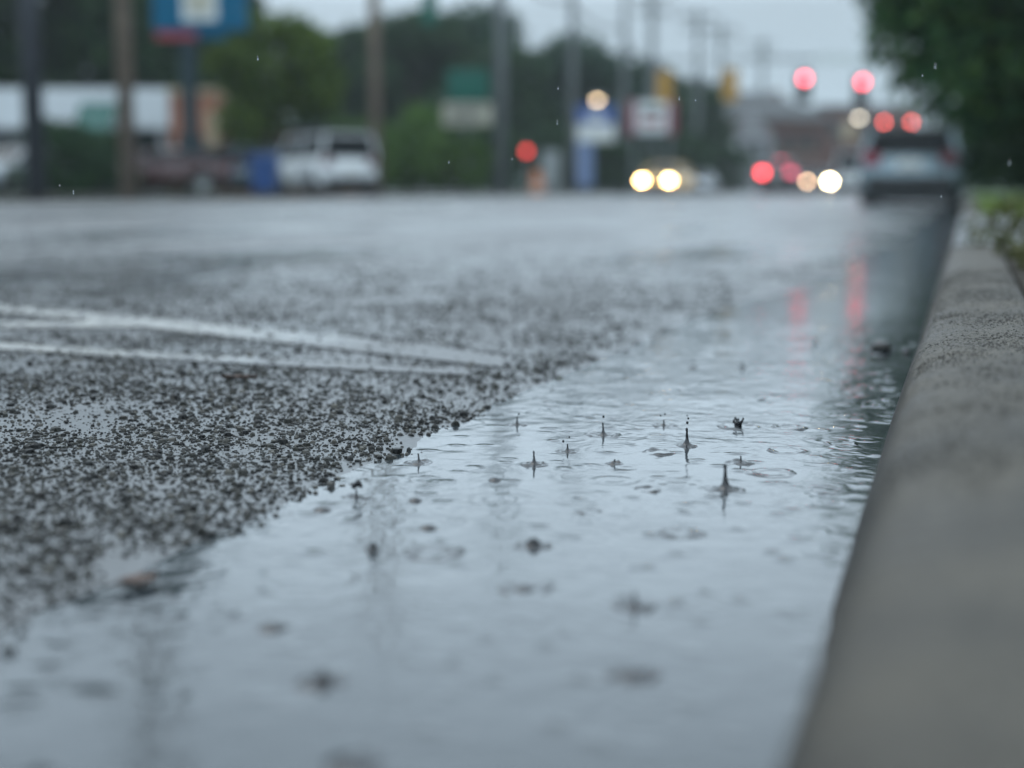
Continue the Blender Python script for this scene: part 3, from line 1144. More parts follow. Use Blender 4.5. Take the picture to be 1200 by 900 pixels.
# street trees on the right
GR = 'leafy trees along the kerb on the right'
t = make_tree('street_tree', 'big leafy street tree overhanging the right edge of the road', 'tree', 8.8, 8.4, .5, 'leaf_street', 26000, .17, 21, GR, .2, True)
t.location = (2.65, 29, .12)
t = make_tree('street_tree', 'lighter green street tree in front of the big dark one at right', 'tree', 5.4, 6.2, 1.3, 'leaf_fresh', 12000, .13, 22, GR, .15)
t.location = (2.75, 24.5, .12)
t = make_tree('street_tree', 'farther dark street tree behind the parked silver hatchback', 'tree', 7.2, 8.6, 1.0, 'leaf_street', 15000, .18, 23, GR, .18, True)
t.location = (2.0, 42, .12)
for i, (x, y, h, lb) in enumerate([(1.6, 34, 3.4, 'dark hedge bush right beside the parked silver hatchback'),
                                   (1.75, 31, 2.4, 'dark hedge bush under the big street tree'),
                                   (2.7, 28, 2.6, 'dark hedge bush at the right border above the lawn'),
                                   (1.25, 46, 4.0, 'dark hedge bush beyond the parked silver hatchback')]):
    o = plant('dark_bush', 600, 50, h, lb, 'hedge bushes under the street trees')
    o.location = (x, y, .12)

# grass on the right-hand lawn
q = np.random.default_rng(5)
n = 26000
gx_ = .12 + 5.5 * q.random(n)
gy_ = 9.4 + 24 * q.random(n) ** 1.4
hb = q.uniform(.03, .085, n)
th = q.random(n) * 6.283
bend = q.normal(0, .025, (n, 2))
wv = np.stack([np.cos(th), np.sin(th)], 1) * .006
base = np.stack([gx_, gy_], 1)
V = np.zeros((n, 3, 3))
V[:, 0, :2] = base - wv
V[:, 1, :2] = base + wv
V[:, 2, :2] = base + bend
V[:, :2, 2] = .122
V[:, 2, 2] = .126 + hb
struct(np_mesh('grass', V.reshape(-1, 3), np.arange(n * 3).reshape(-1, 3), 'grass'), 'stuff')
# weeds growing from the back of the kerb
for k_, (x, y, sc_w, lb) in enumerate([(.093, 4.24, 1., 'straggly brown-green weed growing at the kerb beside the concrete apron'),
                                       (.112, 3.02, .42, 'low mossy tuft against the back of the kerb, the one nearest to the camera'),
                                       (.118, 3.55, .5, 'low tuft behind the kerb between the nearest tuft and the straggly weed')]):
    t = thing('weed', lb, 'weed', (x, y, .124), k_, 'weeds along the back of the kerb')
    t.scale = (sc_w, sc_w, sc_w)
    V, Fc = leaf_cloud([(0, 0, .07), (.05, .06, .09), (-.05, -.04, .05), (.1, .02, .05)], [(.05, .06, .06)] * 4, 150, .016, 8 + k_)
    V[:, 2] = np.maximum(V[:, 2], .004)
    np_mesh('leaves', V, Fc, 'weed', False, t)
    sb = MB()
    for k in range(9):
        a = k * .7
        sb.tube([(0, 0, -.01), (.03 * math.cos(a), .03 * math.sin(a), .07), (.08 * math.cos(a), .08 * math.sin(a), .13)], [.0025, .002, .0008], 5)
    sb.build('stem', 'weed', t, True)

# ------------------------------------------------------------------ cars


def lerp_tab(tab, u):
    for (a, va), (b_, vb) in zip(tab, tab[1:]):
        if u <= b_:
            w_ = 0 if b_ == a else (u - a) / (b_ - a)
            w_ = min(1, max(0, w_))
            return va + (vb - va) * w_
    return tab[-1][1]


def make_car(name, label, cat, loc, rz, pm, L=4.4, W=1.8, top=1.46, kind='hatch', head='head_off', tail='tail_off', hl=(.30, .17), brake=None, roof=None):
    t = thing(name, label, cat, loc, rz)
    hw = W / 2
    wr = .33
    yf, yr = L / 2 - .85, -L / 2 + .82
    if kind == 'sedan':
        tops = [(-L / 2, .80), (-L / 2 + .12, .98), (-L / 2 + 1.0, 1.02), (L / 2 - 1.35, .98), (L / 2 - .3, .78), (L / 2, .56)]
        cab = (-L / 2 + .75, L / 2 - 1.2, -L / 2 + 1.4, L / 2 - 2.05)
    elif kind == 'van':
        tops = [(-L / 2, 1.0), (-L / 2 + .1, 1.12), (L / 2 - .9, 1.12), (L / 2 - .25, .98), (L / 2, .6)]
        cab = (-L / 2 + .03, L / 2 - .55, -L / 2 + .12, L / 2 - 1.25)
    else:
        tops = [(-L / 2, .80), (-L / 2 + .1, .90), (L / 2 - 1.2, .94), (L / 2 - .25, .80), (L / 2, .58)]
        cab = (-L / 2 + .08, L / 2 - 1.0, -L / 2 + .34, L / 2 - 1.85)
    ends = [(-L / 2, .86), (-L / 2 + .18, .97), (-L / 2 + .6, 1.), (L / 2 - .7, 1.), (L / 2 - .2, .93), (L / 2, .76)]
    sts = sorted(set([round(-L / 2 + L * i / 44, 3) for i in range(45)]))
    vs, fs = [], []
    for y in sts:
        zb = .26
        for yc in (yf, yr):
            d = abs(y - yc)
            if d < wr + .07:
                zb = max(zb, .33 + math.sqrt((wr + .07) ** 2 - d * d) * .98)
        zt = lerp_tab(tops, y)
        w_ = hw * lerp_tab(ends, y)
        zm = zb + (zt - zb) * .55
        ring = [(-w_ * .93, zb), (-w_, zb + (zt - zb) * .2), (-w_, zm), (-w_ * .95, zt - .05), (-w_ * .86, zt), (0, zt + .03), (w_ * .86, zt), (w_ * .95, zt - .05), (w_, zm), (w_, zb + (zt - zb) * .2), (w_ * .93, zb)]
        vs += [(x, y, z) for x, z in ring]
    k = 11
    for i in range(len(sts) - 1):
        for j in range(k):
            j2 = (j + 1) % k
            fs.append((i * k + j, i * k + j2, (i + 1) * k + j2, (i + 1) * k + j))
    fs.append(tuple(range(k - 1, -1, -1)))
    fs.append(tuple((len(sts) - 1) * k + j for j in range(k)))
    MB().add(vs, fs).build('body', pm, t, True)
    MB().box((0, 0, .30), (W * .84, L * .95, .43)).build('chassis', 'trim_black', t)  # underbody, dropped low so its black fills the shade under the car
    # cabin
    y0, y1, y2, y3 = cab
    zb = {'van': 1.12, 'hatch': .91}.get(kind, 1.0)
    wb, wt = hw * .90, hw * .74
    B = [(-wb, y0, zb), (wb, y0, zb), (wb, y1, zb), (-wb, y1, zb)]
    zt = top - .05
    Tt = [(-wt, y2, zt), (wt, y2, zt), (wt, y3, zt), (-wt, y3, zt)]
    for i in range(4):
        MB().tube([B[i], Tt[i]], [.055, .045], 6).build('pillar', pm, t)
    for s_ in (-1, 1):
        ym = (y0 + y1) / 2 - .1
        MB().tube([(s_ * wb, ym, zb), (s_ * wt, ym, zt)], .04, 6).build('pillar', pm, t)
    rb = MB()
    rv, rf = [], []
    for i in range(7):
        u = i / 6
        y = y2 - .06 + (y3 - y2 + .12) * u
        for j in range(7):
            v = j / 6 * 2 - 1
            rv.append((v * (wt + .03), y, zt + .05 * (1 - v ** 4) * (1 - (2 * u - 1) ** 6) - .005))
    rv2 = [(x, y, z - .05) for x, y, z in rv]
    rb.v = rv + rv2
    for i in range(6):
        for j in range(6):
            a = (i * 7 + j, i * 7 + j + 1, (i + 1) * 7 + j + 1, (i + 1) * 7 + j)
            rb.f.append(a)
            rb.f.append(tuple(x + 49 for x in reversed(a)))
    bd = [j for j in range(7)] + [i * 7 + 6 for i in range(1, 7)] + [42 + j for j in range(5, -1, -1)] + [i * 7 for i in range(5, 0, -1)]
    for a, c in zip(bd, bd[1:] + bd[:1]):
        rb.f.append((a, c, c + 49, a + 49))
    rb.build('roof', roof or pm, t, True)

    def pane(nm, a, b_, c, d, n):
        pts = [Vector(x) for x in (a, b_, c, d)]
        cen = sum(pts, Vector()) / 4
        pts = [cen + (x - cen) * .97 for x in pts]
        MB().hexa(pts, Vector(n) * .02).build(nm, 'glass_dark', t)
    pane('windshield', B[2], B[3], Tt[3], Tt[2], (0, -1, 0))
    pane('rear_window', B[0], B[1], Tt[1], Tt[0], (0, 1, 0))
    pane('side_window', B[1], B[2], Tt[2], Tt[1], (-1, 0, 0))
    pane('side_window', B[3], B[0], Tt[0], Tt[3], (1, 0, 0))
    # wheels
    for yy in (yf, yr):
        for s_ in (-1, 1):
            w_ = bpy.data.objects.new('wheel', None)
            COL.objects.link(w_)
            w_.parent = t
            w_.location = (s_ * (hw - .13), yy, wr)
            tb = MB()
            pr = [(.20, -.10), (.30, -.105), (.33, -.07), (.335, 0), (.33, .07), (.30, .105), (.20, .10)]
            for i, (r_, x_) in enumerate(pr):
                for k_ in range(24):
                    a = 2 * math.pi * k_ / 24
                    tb.v.append((x_, r_ * math.cos(a), r_ * math.sin(a)))
            for i in range(6):
                for k_ in range(24):
                    k2 = (k_ + 1) % 24
                    tb.f.append((i * 24 + k_, i * 24 + k2, (i + 1) * 24 + k2, (i + 1) * 24 + k_))
            tb.build('tyre', 'rubber', w_, True)
            rm = MB().tube([(s_ * .01, 0, 0), (s_ * .07, 0, 0)], [.2, .2], 20)
            for k_ in range(5):
                a = k_ * 2 * math.pi / 5
                rm.box((s_ * .085, .1 * math.cos(a), .1 * math.sin(a)), (.03, .05, .05))
            rm.build('rim', 'rim', w_)
    # lamps
    hx, hz = hl
    for s_ in (-1, 1):
        hm = head[0 if s_ < 0 else 1] if isinstance(head, tuple) else head
        MB().blob((s_ * (hw - .30), L / 2 - .13, .70), (hx / 2, .10, hz / 2), 14, 10).build('headlight', hm, t, True)
        tm = tail[0 if s_ < 0 else 1] if isinstance(tail, tuple) else tail
        tz = {'van': 1.0, 'hatch': .84}.get(kind, .92)
        MB().box((s_ * (hw * .86 - .12), -L / 2 + .045, tz), (.28, .14, .24)).build('taillight', tm, t, bevel=.03)
        MB().blob((s_ * (hw + .06), y1 - .35, zb + .05), (.10, .06, .075), 10, 8).build('mirror', pm, t, True)
        for yy in ((y0 + y1) / 2 + .25, (y0 + y1) / 2 - .75):
            MB().box((s_ * (hw + .008), yy, .84), (.03, .18, .03)).build('door_handle', pm, t)
    if brake:
        MB().box((0, y2 - .05, zt - .03), (.34, .06, .07)).build('brake_light', brake, t)
    MB().box((0, -L / 2 - .01, .42), (W * .82, .12, .26)).build('rear_bumper', 'trim_black', t, bevel=.04)
    MB().box((0, L / 2 - .05, .40), (W * .74, .14, .24)).build('front_bumper', 'trim_black', t, bevel=.04)
    MB().box((0, L / 2 + .005, .58), (W * .42, .06, .13)).build('grille', 'trim_black', t, bevel=.02)
    MB().box((0, -L / 2 - .006, .74), (.42, .02, .15)).build('license_plate', 'plate', t)
    return t


P_SILVER = paint('paint_silver', (.16, .22, .25), .35)
P_WHITE = paint('paint_white', (.62, .65, .66), 0)
P_GOLD = paint('paint_gold', (.60, .39, .11), 0)
P_DARK = paint('paint_dark', (.03, .035, .04), .3)
P_RED = paint('paint_red', (.04, .005, .008), .1)
P_BLUE = paint('paint_blue', (.05, .075, .10), .3)
P_GREEN = paint('paint_green', (.02, .045, .04), .2)
P_PALE = paint('paint_pale', (.38, .42, .45), .3)


def rz_at(p):
    return float(road_z(p.x, p.y))


p = gp(1070, 27.2)
make_car('parked_car', 'pale silver hatchback parked at the kerb on the right, seen from behind', 'car', (p.x, p.y, .0), 0., P_SILVER, 4.3, 1.8, 1.41, 'hatch', tail=('tail_faint', 'tail_off'), roof='trim_black')  # black roof: dark tree reflections put into its colour
p = gp(781, 72)
make_car('oncoming_car', 'gold car coming closer with two round yellow headlights', 'car', (p.x, p.y, rz_at(p)), math.pi - .05, P_GOLD, 4.6, 1.95, 1.55, 'sedan', head='head_lit', hl=(.34, .22))
p = gp(820, 92)
make_car('distant_car', 'small pale car following the gold car', 'car', (p.x, p.y, rz_at(p)), math.pi, P_PALE, 4.4, 1.8, 1.5, 'sedan')
p = gp(917, 62)
make_car('braking_car', 'dark car driving away with red tail lamps lit', 'car', (p.x, p.y, rz_at(p)), 0, P_DARK, 4.3, 1.66, 1.5, 'sedan', tail=('tail_lit', 'tail_dim'), brake='tail_dim')
p = gp(962, 86)
make_car('oncoming_car', 'oncoming car whose right headlight glares whitest of all', 'car', (p.x, p.y, rz_at(p)), math.pi, P_DARK, 4.5, 2.0, 1.5, 'sedan', head=('head_lit_white', 'head_lit_soft'), hl=(.36, .26))
p = gp(955, 108)
make_car('oncoming_car', 'farther oncoming car half hidden between the glaring headlights', 'car', (p.x, p.y, rz_at(p)), math.pi, P_DARK, 4.5, 1.9, 1.5, 'sedan', head=('head_lit_soft', 'head_off'), hl=(.4, .3))
p = gp(1003, 74)
make_car('white_van', 'white van driving away left of the parked silver hatchback', 'van', (p.x, p.y, rz_at(p)), 0, P_WHITE, 5.0, 1.95, 2.1, 'van')
LZ = .142
p = gp(379, 44)
make_car('parked_suv', 'bright silver high-roofed car parked by the round tree', 'car', (p.x, p.y, LZ), YAW + R(28), P_WHITE, 4.5, 1.9, 1.85, 'van')
p = gp(188, 43.5)
make_car('parked_car', 'dark red car parked side-on behind the tan pole', 'car', (p.x, p.y, LZ), YAW + R(98), P_RED, 4.3, 1.75, 1.35, 'sedan')
p = gp(270, 47.5)
make_car('parked_car', 'dark blue-grey car parked in front of the brick shop', 'car', (p.x, p.y, LZ), YAW + R(75), P_BLUE, 4.4, 1.8, 1.6, 'hatch')
p = gp(22, 40)
make_car('parked_car', 'grey car with pale front parked at the far left', 'car', (p.x, p.y, LZ), YAW + R(160), P_PALE, 4.2, 1.75, 1.45, 'hatch')
p = gp(105, 47)
make_car('parked_van', 'dark green van parked before the white shop', 'van', (p.x, p.y, LZ), YAW + R(70), P_GREEN, 4.6, 1.85, 1.9, 'van')
p = gp(192, 50)
make_car('parked_car', 'white car parked between the dark red car and the shop', 'car', (p.x, p.y, LZ), YAW + R(15), P_WHITE, 4.2, 1.8, 1.6, 'hatch')

# ------------------------------------------------------------------ poles, wires, signals


def utility_pole(px, D, h, w_, mat, lb, arms=True, box=False, name='utility_pole'):
    p = gp(px, D, .12)
    t = thing(name, lb, 'pole', p, 0, 'poles along the far side of the road')
    MB().tube([(0, 0, 0), (0, 0, h * .5), (0, 0, h)], [w_ / 2 * 1.08, w_ / 2, w_ / 2 * .85], 14).build('pole', mat, t, True)
    if arms:
        for k, zz in enumerate((h - .5, h - 1.4)):
            MB().box((0, -.16, zz), (2.4, .12, .14)).build('crossarm', mat, t)
            for xx in (-1.05, -.35, .35, 1.05):
                MB().lathe([(.03, 0), (.07, .04), (.07, .1), (.04, .16), (.0, .18)], 8, (xx, -.16, zz + .07)).build('insulator', 'steel', t, True)
    if box:
        tr = MB().tube([(.42, -.05, h * .58), (.42, -.05, h * .58 + .95)], [.27, .27], 14).build('transformer', 'pole_grey', t, True)
        MB().box((.2, -.03, h * .58 + .7), (.4, .08, .1)).build('bracket', 'steel', tr)
    return p


poles = [utility_pole(43, 31.3, 9.5, .42, 'pole_dark', 'dark navy steel post at the far left, the nearest of the row', False, name='sign_post'),
         utility_pole(151, 34, 15, .36, 'pole_wood', 'tan wooden utility pole in front of the white shop'),
         utility_pole(441, 47, 14, .36, 'pole_wood', 'brown wooden utility pole right of the silver car', True, True),
         utility_pole(587, 58, 14, .42, 'pole_grey', 'grey utility pole right of the green sign'),
         utility_pole(670, 71, 14, .36, 'pole_grey', 'grey utility pole left of the blue pylon sign, rising out of view'),
         utility_pole(730, 83, 14, .34, 'pole_grey', 'faint utility pole between the pylon sign and the red-bordered sign'),
         utility_pole(762, 91, 12.6, .5, 'pole_grey', 'faint utility pole straight above the red-bordered sign', True, True),
         utility_pole(815, 106, 13.2, .42, 'pole_grey', 'distant utility pole between the two yellow signals', True, True),
         utility_pole(842, 118, 13.6, .4, 'pole_grey', 'distant utility pole just left of the right yellow signal'),
         utility_pole(890, 139, 14.6, .5, 'pole_grey', 'farthest utility pole above the brick building roof')]
hts = [None, 15, 14, 14, 14, 14, 12.6, 13.2, 13.6, 14.6]
for (dx, dz, lb) in ((-1.05, -.25, 'overhead power wire on the road-far tips of the crossarms'),
                     (1.05, -.25, 'overhead power wire on the roadside tips of the crossarms'),
                     (-.2, -4.6, 'lower sagging cable strung below the crossarms')):
    path = []
    for i in range(1, len(poles) - 1):
        a = Vector((poles[i].x + dx, poles[i].y - .16, .12 + hts[i] + dz))
        c = Vector((poles[i + 1].x + dx, poles[i + 1].y - .16, .12 + hts[i + 1] + dz))
        for k in range(12):
            u = k / 12
            q_ = a.lerp(c, u)
            q_.z -= .9 * 4 * u * (1 - u) * min(1, (c - a).length / 20)
            path.append(q_)
    tag(MB().tube(path, .035 if dz > -1 else .06, 6).build('power_wire', 'wire', None, True), lb, 'wire', 'power wires along the road')


def signal(px, py, D, body, lit, lb, hang=.35, turn=YAW, sc=1., red='lens_red', name='traffic_signal'):
    """three-lens signal; its red lens sits on the given pixel"""
    p = pt(px, py, D)
    t = thing(name, lb, 'traffic light', (p.x, p.y, p.z), turn, 'traffic lights over the road')
    MB().box((0, .12, -.36), (.42 * sc, .22, 1.12)).build('housing', body, t, bevel=.04)
    MB().box((0, .245, -.36), (.62 * sc, .02, 1.32)).build('backplate', body, t)
    for i in range(3):
        mt = red if (lit and i == 0) else 'lens_off'
        ln = MB().blob((0, -.0, -.36 * i), (.16, .03, .16), 18, 10).build('lens', mt, t, True)
        vz = MB()
        for k in range(9):
            a0, a1 = math.pi * (k / 9), math.pi * ((k + 1) / 9)
            q4 = [(.18 * math.cos(a0), .02, .18 * math.sin(a0)), (.18 * math.cos(a1), .02, .18 * math.sin(a1)),
                  (.18 * math.cos(a1), -.22, .17 * math.sin(a1)), (.18 * math.cos(a0), -.22, .17 * math.sin(a0))]
            q4 = [(x, y, z - .36 * i) for x, y, z in q4]
            n = Vector((math.cos((a0 + a1) / 2), 0, math.sin((a0 + a1) / 2))) * .012
            vz.hexa(q4, n)
        vz.build('visor', body, ln)
    MB().tube([(0, .12, .2), (0, .12, .2 + hang)], .03, 8).build('hanger', 'steel', t, True)
    return p


s1 = signal(943, 92, 62, 'signal_black', True, 'left of the two large lit red signals hanging over the road')
s2 = signal(1011, 96, 62, 'signal_black', True, 'right of the two large lit red signals, beside the tree')
s3 = signal(778, 92, 62, 'signal_yellow', False, 'yellow-cased signal over the white and red sign', turn=YAW + math.pi)
s4 = signal(855, 90, 62, 'signal_yellow', False, 'yellow-cased signal over the grey roof of the brick building', turn=YAW + math.pi)
ml, mrp = pt(772, 78, 62), gp(1085, 62, .12)
t = thing('signal_mast', 'steel mast whose long arm carries the two big red signals', 'signal mast', mrp, YAW)
za = s1.z + .62
Lm = (Vector((ml.x, ml.y, 0)) - Vector((mrp.x, mrp.y, 0))).length
MB().tube([(0, .25, 0), (0, .25, za + .3)], [.17, .13], 14).build('pole', 'steel', t, True)
MB().tube([(0, .25, za), (-Lm * .5, .25, za + .12), (-Lm, .25, za + .05)], [.12, .10, .07], 12).build('arm', 'steel', t, True)
MB().box((-4.0, .12, za + .1), (1.9, .03, .38)).build('street_name_plate', 'sign_white', t)

f1 = signal(1036, 143, 114, 'signal_black', True, 'left of the two smaller far red signals above the silver hatchback', red='lens_red_far', sc=1.1)
f2 = signal(1068, 143, 114, 'signal_black', True, 'right of the two smaller far red signals above the silver hatchback', red='lens_red_far', sc=1.1)
mrp = gp(1098, 114, .12)
t = thing('signal_mast', 'farther steel mast holding the two smaller red signals', 'signal mast', mrp, YAW)
MB().tube([(0, .25, 0), (0, .25, f1.z + .9)], [.17, .13], 14).build('pole', 'steel', t, True)
MB().tube([(0, .25, f1.z + .6), (-5.6, .25, f1.z + .65)], [.11, .07], 12).build('arm', 'steel', t, True)
# hanging dark green signal up by the brown pole
h1 = signal(506, 0, 60, 'sign_teal', False, 'dark teal-cased signal hanging high between the brown and grey poles', turn=YAW + 2.6, hang=.9)
tag(MB().tube([pt(441, -40, 47), pt(472, -31, 53) - Vector((0, 0, .1)), h1 + Vector((0, 0, 1.1)), pt(587, -40, 58)], .03, 6).build('span_wire', 'wire', None, True),
    'span wire between the brown and grey poles carrying the teal signal', 'wire')

# red signal on a post with a grey cabinet and an orange drum
p = pt(617, 180, 74)
t = thing('signal_post', 'post-mounted red signal low beside the grey pole', 'traffic light', (p.x, p.y, .12), YAW)
MB().tube([(0, .1, 0), (0, .1, p.z + .3)], .06, 10).build('post', 'steel', t, True)
MB().box((0, 0, p.z - .32), (.44, .24, 1.1)).build('housing', 'signal_black', t, bevel=.04)
for i in range(3):
    MB().blob((0, -.13, p.z - .12 - .12 - .36 * i + .24), (.17, .04, .17), 18, 10).build('lens', 'lens_red_post' if i == 0 else 'lens_off', t, True)
p = gp(645, 76, .12)
t = thing('control_cabinet', 'grey metal cabinet on a plinth right of the low red signal', 'cabinet', p, YAW)
MB().box((0, 0, .2), (1.1, .8, .4)).build('plinth', 'walk', t)
c_ = MB().box((0, 0, 1.35), (1.0, .7, 1.9)).build('case', 'pole_grey', t, bevel=.04)
MB().box((0, -.37, 1.35), (.86, .03, 1.7)).build('door', 'steel', t, bevel=.01)
MB().box((.3, -.41, 1.35), (.05, .05, .2)).build('handle', 'trim_black', t)
p = gp(629, 70, .12)
t = thing('traffic_drum', 'orange traffic drum standing under the low red signal', 'drum', p)
MB().lathe([(0, 0), (.38, 0), (.38, .1), (.30, .12), (.29, .5), (.27, .52), (.26, .8), (.24, .82), (.22, 1.1), (.0, 1.12)], 20).build('barrel', 'orange', t, True)
MB().lathe([(.296, .28), (.30, .30), (.297, .42), (.29, .44)], 20).build('stripe', 'sign_white', t, True)
MB().tube([(-.1, 0, 1.1), (-.1, 0, 1.2), (.1, 0, 1.2), (.1, 0, 1.1)], .02, 8).build('handle', 'orange', t, True)


def lamp_post(px, py, D, mt, lb, side=1):
    p = pt(px, py, D)
    b_ = (p.x - side * 1.3 * rgt.x, p.y - side * 1.3 * rgt.y, .12)
    t = thing('street_lamp', lb, 'street lamp', b_, YAW, 'lit street lamps')
    h = p.z - .12
    MB().tube([(0, 0, 0), (0, 0, h * .6), (0, 0, h)], [.09, .07, .06], 10).build('pole', 'pole_grey', t, True)
    MB().tube([(0, 0, h - .1), (side * .5, 0, h + .2), (side * 1.1, 0, h + .22)], .04, 8).build('arm', 'pole_grey', t, True)
    MB().blob((side * 1.3, 0, h + .12), (.36, .2, .12), 14, 8).build('lamp_head', 'steel', t, True)
    MB().blob((side * 1.3, 0, h), (.22, .17, .12), 14, 8).build('bulb', mt, t, True)


lamp_post(700, 117, 82, 'lamp_warm', 'street lamp glowing warm above the blue pylon sign', -1)
lamp_post(1007, 138, 92, 'lamp_pale', 'street lamp glowing pale under the right big red signal', 1)

# ------------------------------------------------------------------ signs


def panel(t, nm, D, x0, y0, x1, y1, cx, mat, dep, back=0., bev=.03):
    """box facing the camera between two pixel corners, in the frame of a thing standing at pixel column cx"""
    a, c = pt(x0, y0, D), pt(x1, y1, D)
    s_ = D / F
    xa, xb = (x0 - cx) * s_, (x1 - cx) * s_
    return MB().box(((xa + xb) / 2, back, (a.z + c.z) / 2 - t.location.z), (abs(xb - xa), dep, abs(a.z - c.z))).build(nm, mat, t, bevel=bev)


D = 46
t = thing('pole_sign', 'blue sign with a white emblem high on a teal-grey post', 'sign', gp(225, D, .12), YAW)
panel(t, 'sign_box', D, 188, -48, 293, 36, 225, 'sign_blue', .5)
panel(t, 'border_strip', D, 190, 37, 236, 46, 225, 'sign_red', .3)
panel(t, 'lower_strip', D, 237, 37, 270, 46, 225, 'sign_blue', .3)
e_ = panel(t, 'emblem', D, 222, -30, 262, 26, 225, 'sign_white', .06, -.285)
MB().lathe([(0, 0), (.42, .0), (.42, .06), (0, .06)], 24).build('emblem_disc', 'sign_cream', e_)
dsc = [o for o in e_.children][0]
dsc.location = ((242 - 225) * D / F, -.32, zat(2, D) - .12)
dsc.rotation_euler = (R(90), 0, 0)
zb_ = zat(40, D)
MB().box((0, .05, zb_ / 2), (.46, .35, zb_)).build('post', pmat('post_teal', (.016, .034, .042), .6, spec=.2), t, bevel=.03)

D = 60
t = thing('pole_sign', 'green sign above a cream letter board on one post', 'sign', gp(548, D, .12), YAW)
panel(t, 'sign_box', D, 525, 82, 573, 118, 548, 'sign_teal', .4)
panel(t, 'letter_board', D, 520, 121, 576, 147, 548, 'sign_cream', .3)
for k, yy in enumerate((127, 134, 141)):
    panel(t, 'text_line', D, 526, yy - 1.3, 568 - 5 * k, yy + 1.3, 548, 'sign_ink', .03, -.17, 0)
zz = zat(84, D)
MB().box((0, .05, zz / 2), (.3, .2, zz)).build('post', 'pole_grey', t)

D = 76
t = thing('pylon_sign', 'blue and white pylon sign on a tall blue-grey leg', 'sign', gp(697, D, .12), YAW)
panel(t, 'top_panel', D, 676, 124, 719, 145, 697, 'sign_royal', .4)
panel(t, 'white_panel', D, 676, 145.3, 719, 166, 697, 'sign_white', .4)
panel(t, 'leg', D, 676, 166.3, 694, 219, 697, 'sign_pylon', .4)
panel(t, 'emblem', D, 690, 130, 705, 140, 697, 'sign_white', .04, -.215, 0)

D = 80
t = thing('board_sign', 'white sign with red side borders standing on two posts', 'sign', gp(762, D, .12), YAW)
panel(t, 'face', D, 744, 119, 781, 156, 762, 'sign_white', .3)
panel(t, 'border', D, 735, 118, 743.8, 158, 762, 'sign_maroon', .34)
panel(t, 'border', D, 781.2, 118, 790, 158, 762, 'sign_maroon', .34)
panel(t, 'text_line', D, 750, 128, 776, 134, 762, 'sign_ink', .03, -.16, 0)
panel(t, 'text_line', D, 752, 140, 772, 146, 762, 'sign_red', .03, -.16, 0)
for xx in (742, 783):
    MB().box(((xx - 762) * D / F, .05, zat(158, D) / 2), (.2, .2, zat(158, D))).build('post', 'pole_grey', t)

# ------------------------------------------------------------------ buildings
D = 54
t = thing('white_shop', 'low shop with a deep white fascia and teal shopfront', 'building', gp(90, D, .12), YAW)
s_ = D / F
w0, w1 = (-160 - 90) * s_, (204 - 90) * s_
ztop, zlow = zat(105, D) - .12, zat(152, D) - .12
MB().box(((w0 + w1) / 2, 4.5, ztop / 2 - .1), (w1 - w0 - .4, 8, ztop - .2)).build('wall', 'store_green', t)
MB().box(((w0 + w1) / 2, .0, (ztop + zlow) / 2), (w1 - w0, 1.2, ztop - zlow)).build('fascia', 'white_fascia', t, bevel=.05)
MB().box(((w0 + w1) / 2, 4.5, ztop - .05), (w1 - w0 - .2, 7.8, .2)).build('roof', 'roof_grey', t)
aw = MB()
aw.hexa([((104 - 90) * s_, -.62, zlow + .9), ((146 - 90) * s_, -.62, zlow + .9), ((146 - 90) * s_, -1.7, zlow - .1), ((104 - 90) * s_, -1.7, zlow - .1)], (0, .02, .06))
aw.build('awning', pmat('awning_green', (.010, .085, .070), .6), t)
for k in range(9):
    xa = w0 + .8 + k * (w1 - w0 - 1) / 9
    f_ = MB().box((xa + .5, .42, zlow * .48), (1.0, .10, zlow * .8)).build('window', 'store_glass', t)
    MB().box((xa + .5, .36, zlow * .48 - zlow * .41), (1.1, .08, .08)).build('sill', 'white_wall', f_)
MB().box((w1 - 1.0, .40, 1.05), (1.0, .12, 2.1)).build('door', 'white_wall', t)
for k in range(4):
    xa = w0 + .3 + k * (w1 - w0 - .6) / 3
    MB().box((xa, -.4, zlow / 2), (.22, .22, zlow - .004)).build('column', 'white_wall', t)

D = 53.5
s_ = D / F
t = thing('brick_shop', 'orange brick shop with a pale corner column behind the round tree', 'building', gp(300, D, .12), YAW)
za_, zb_ = zat(110, D) - .12, zat(156, D) - .12
MB().box(((232 - 300) * s_, 3, za_ / 2), (58 * s_, 6, za_)).build('wall', 'brick', t)
MB().box(((342 - 300) * s_, 3.2, zb_ / 2), (160 * s_, 5.6, zb_)).build('wall', 'brick', t)
MB().box(((232 - 300) * s_, 3, za_ + .1), (60 * s_, 6.2, .2)).build('parapet', 'stone_trim', t)
MB().box(((342 - 300) * s_, 3.2, zb_ + .1), (161 * s_, 5.9, .2)).build('roof', 'roof_grey', t)
MB().box(((252 - 300) * s_, -.1, za_ * .42), (12 * s_, .28, za_ * .84)).build('column', 'stone_trim', t)
for k in range(4):
    xx = (278 + 36 * k - 300) * s_
    f_ = MB().box((xx, .36, 1.35), (.95, .12, 1.3)).build('window', 'store_glass', t)
    MB().box((xx, .31, .66), (1.1, .14, .08)).build('sill', 'stone_trim', f_)
MB().box(((226 - 300) * s_, -.03, 1.1), (1.0, .12, 2.2)).build('door', 'trim_black', t)

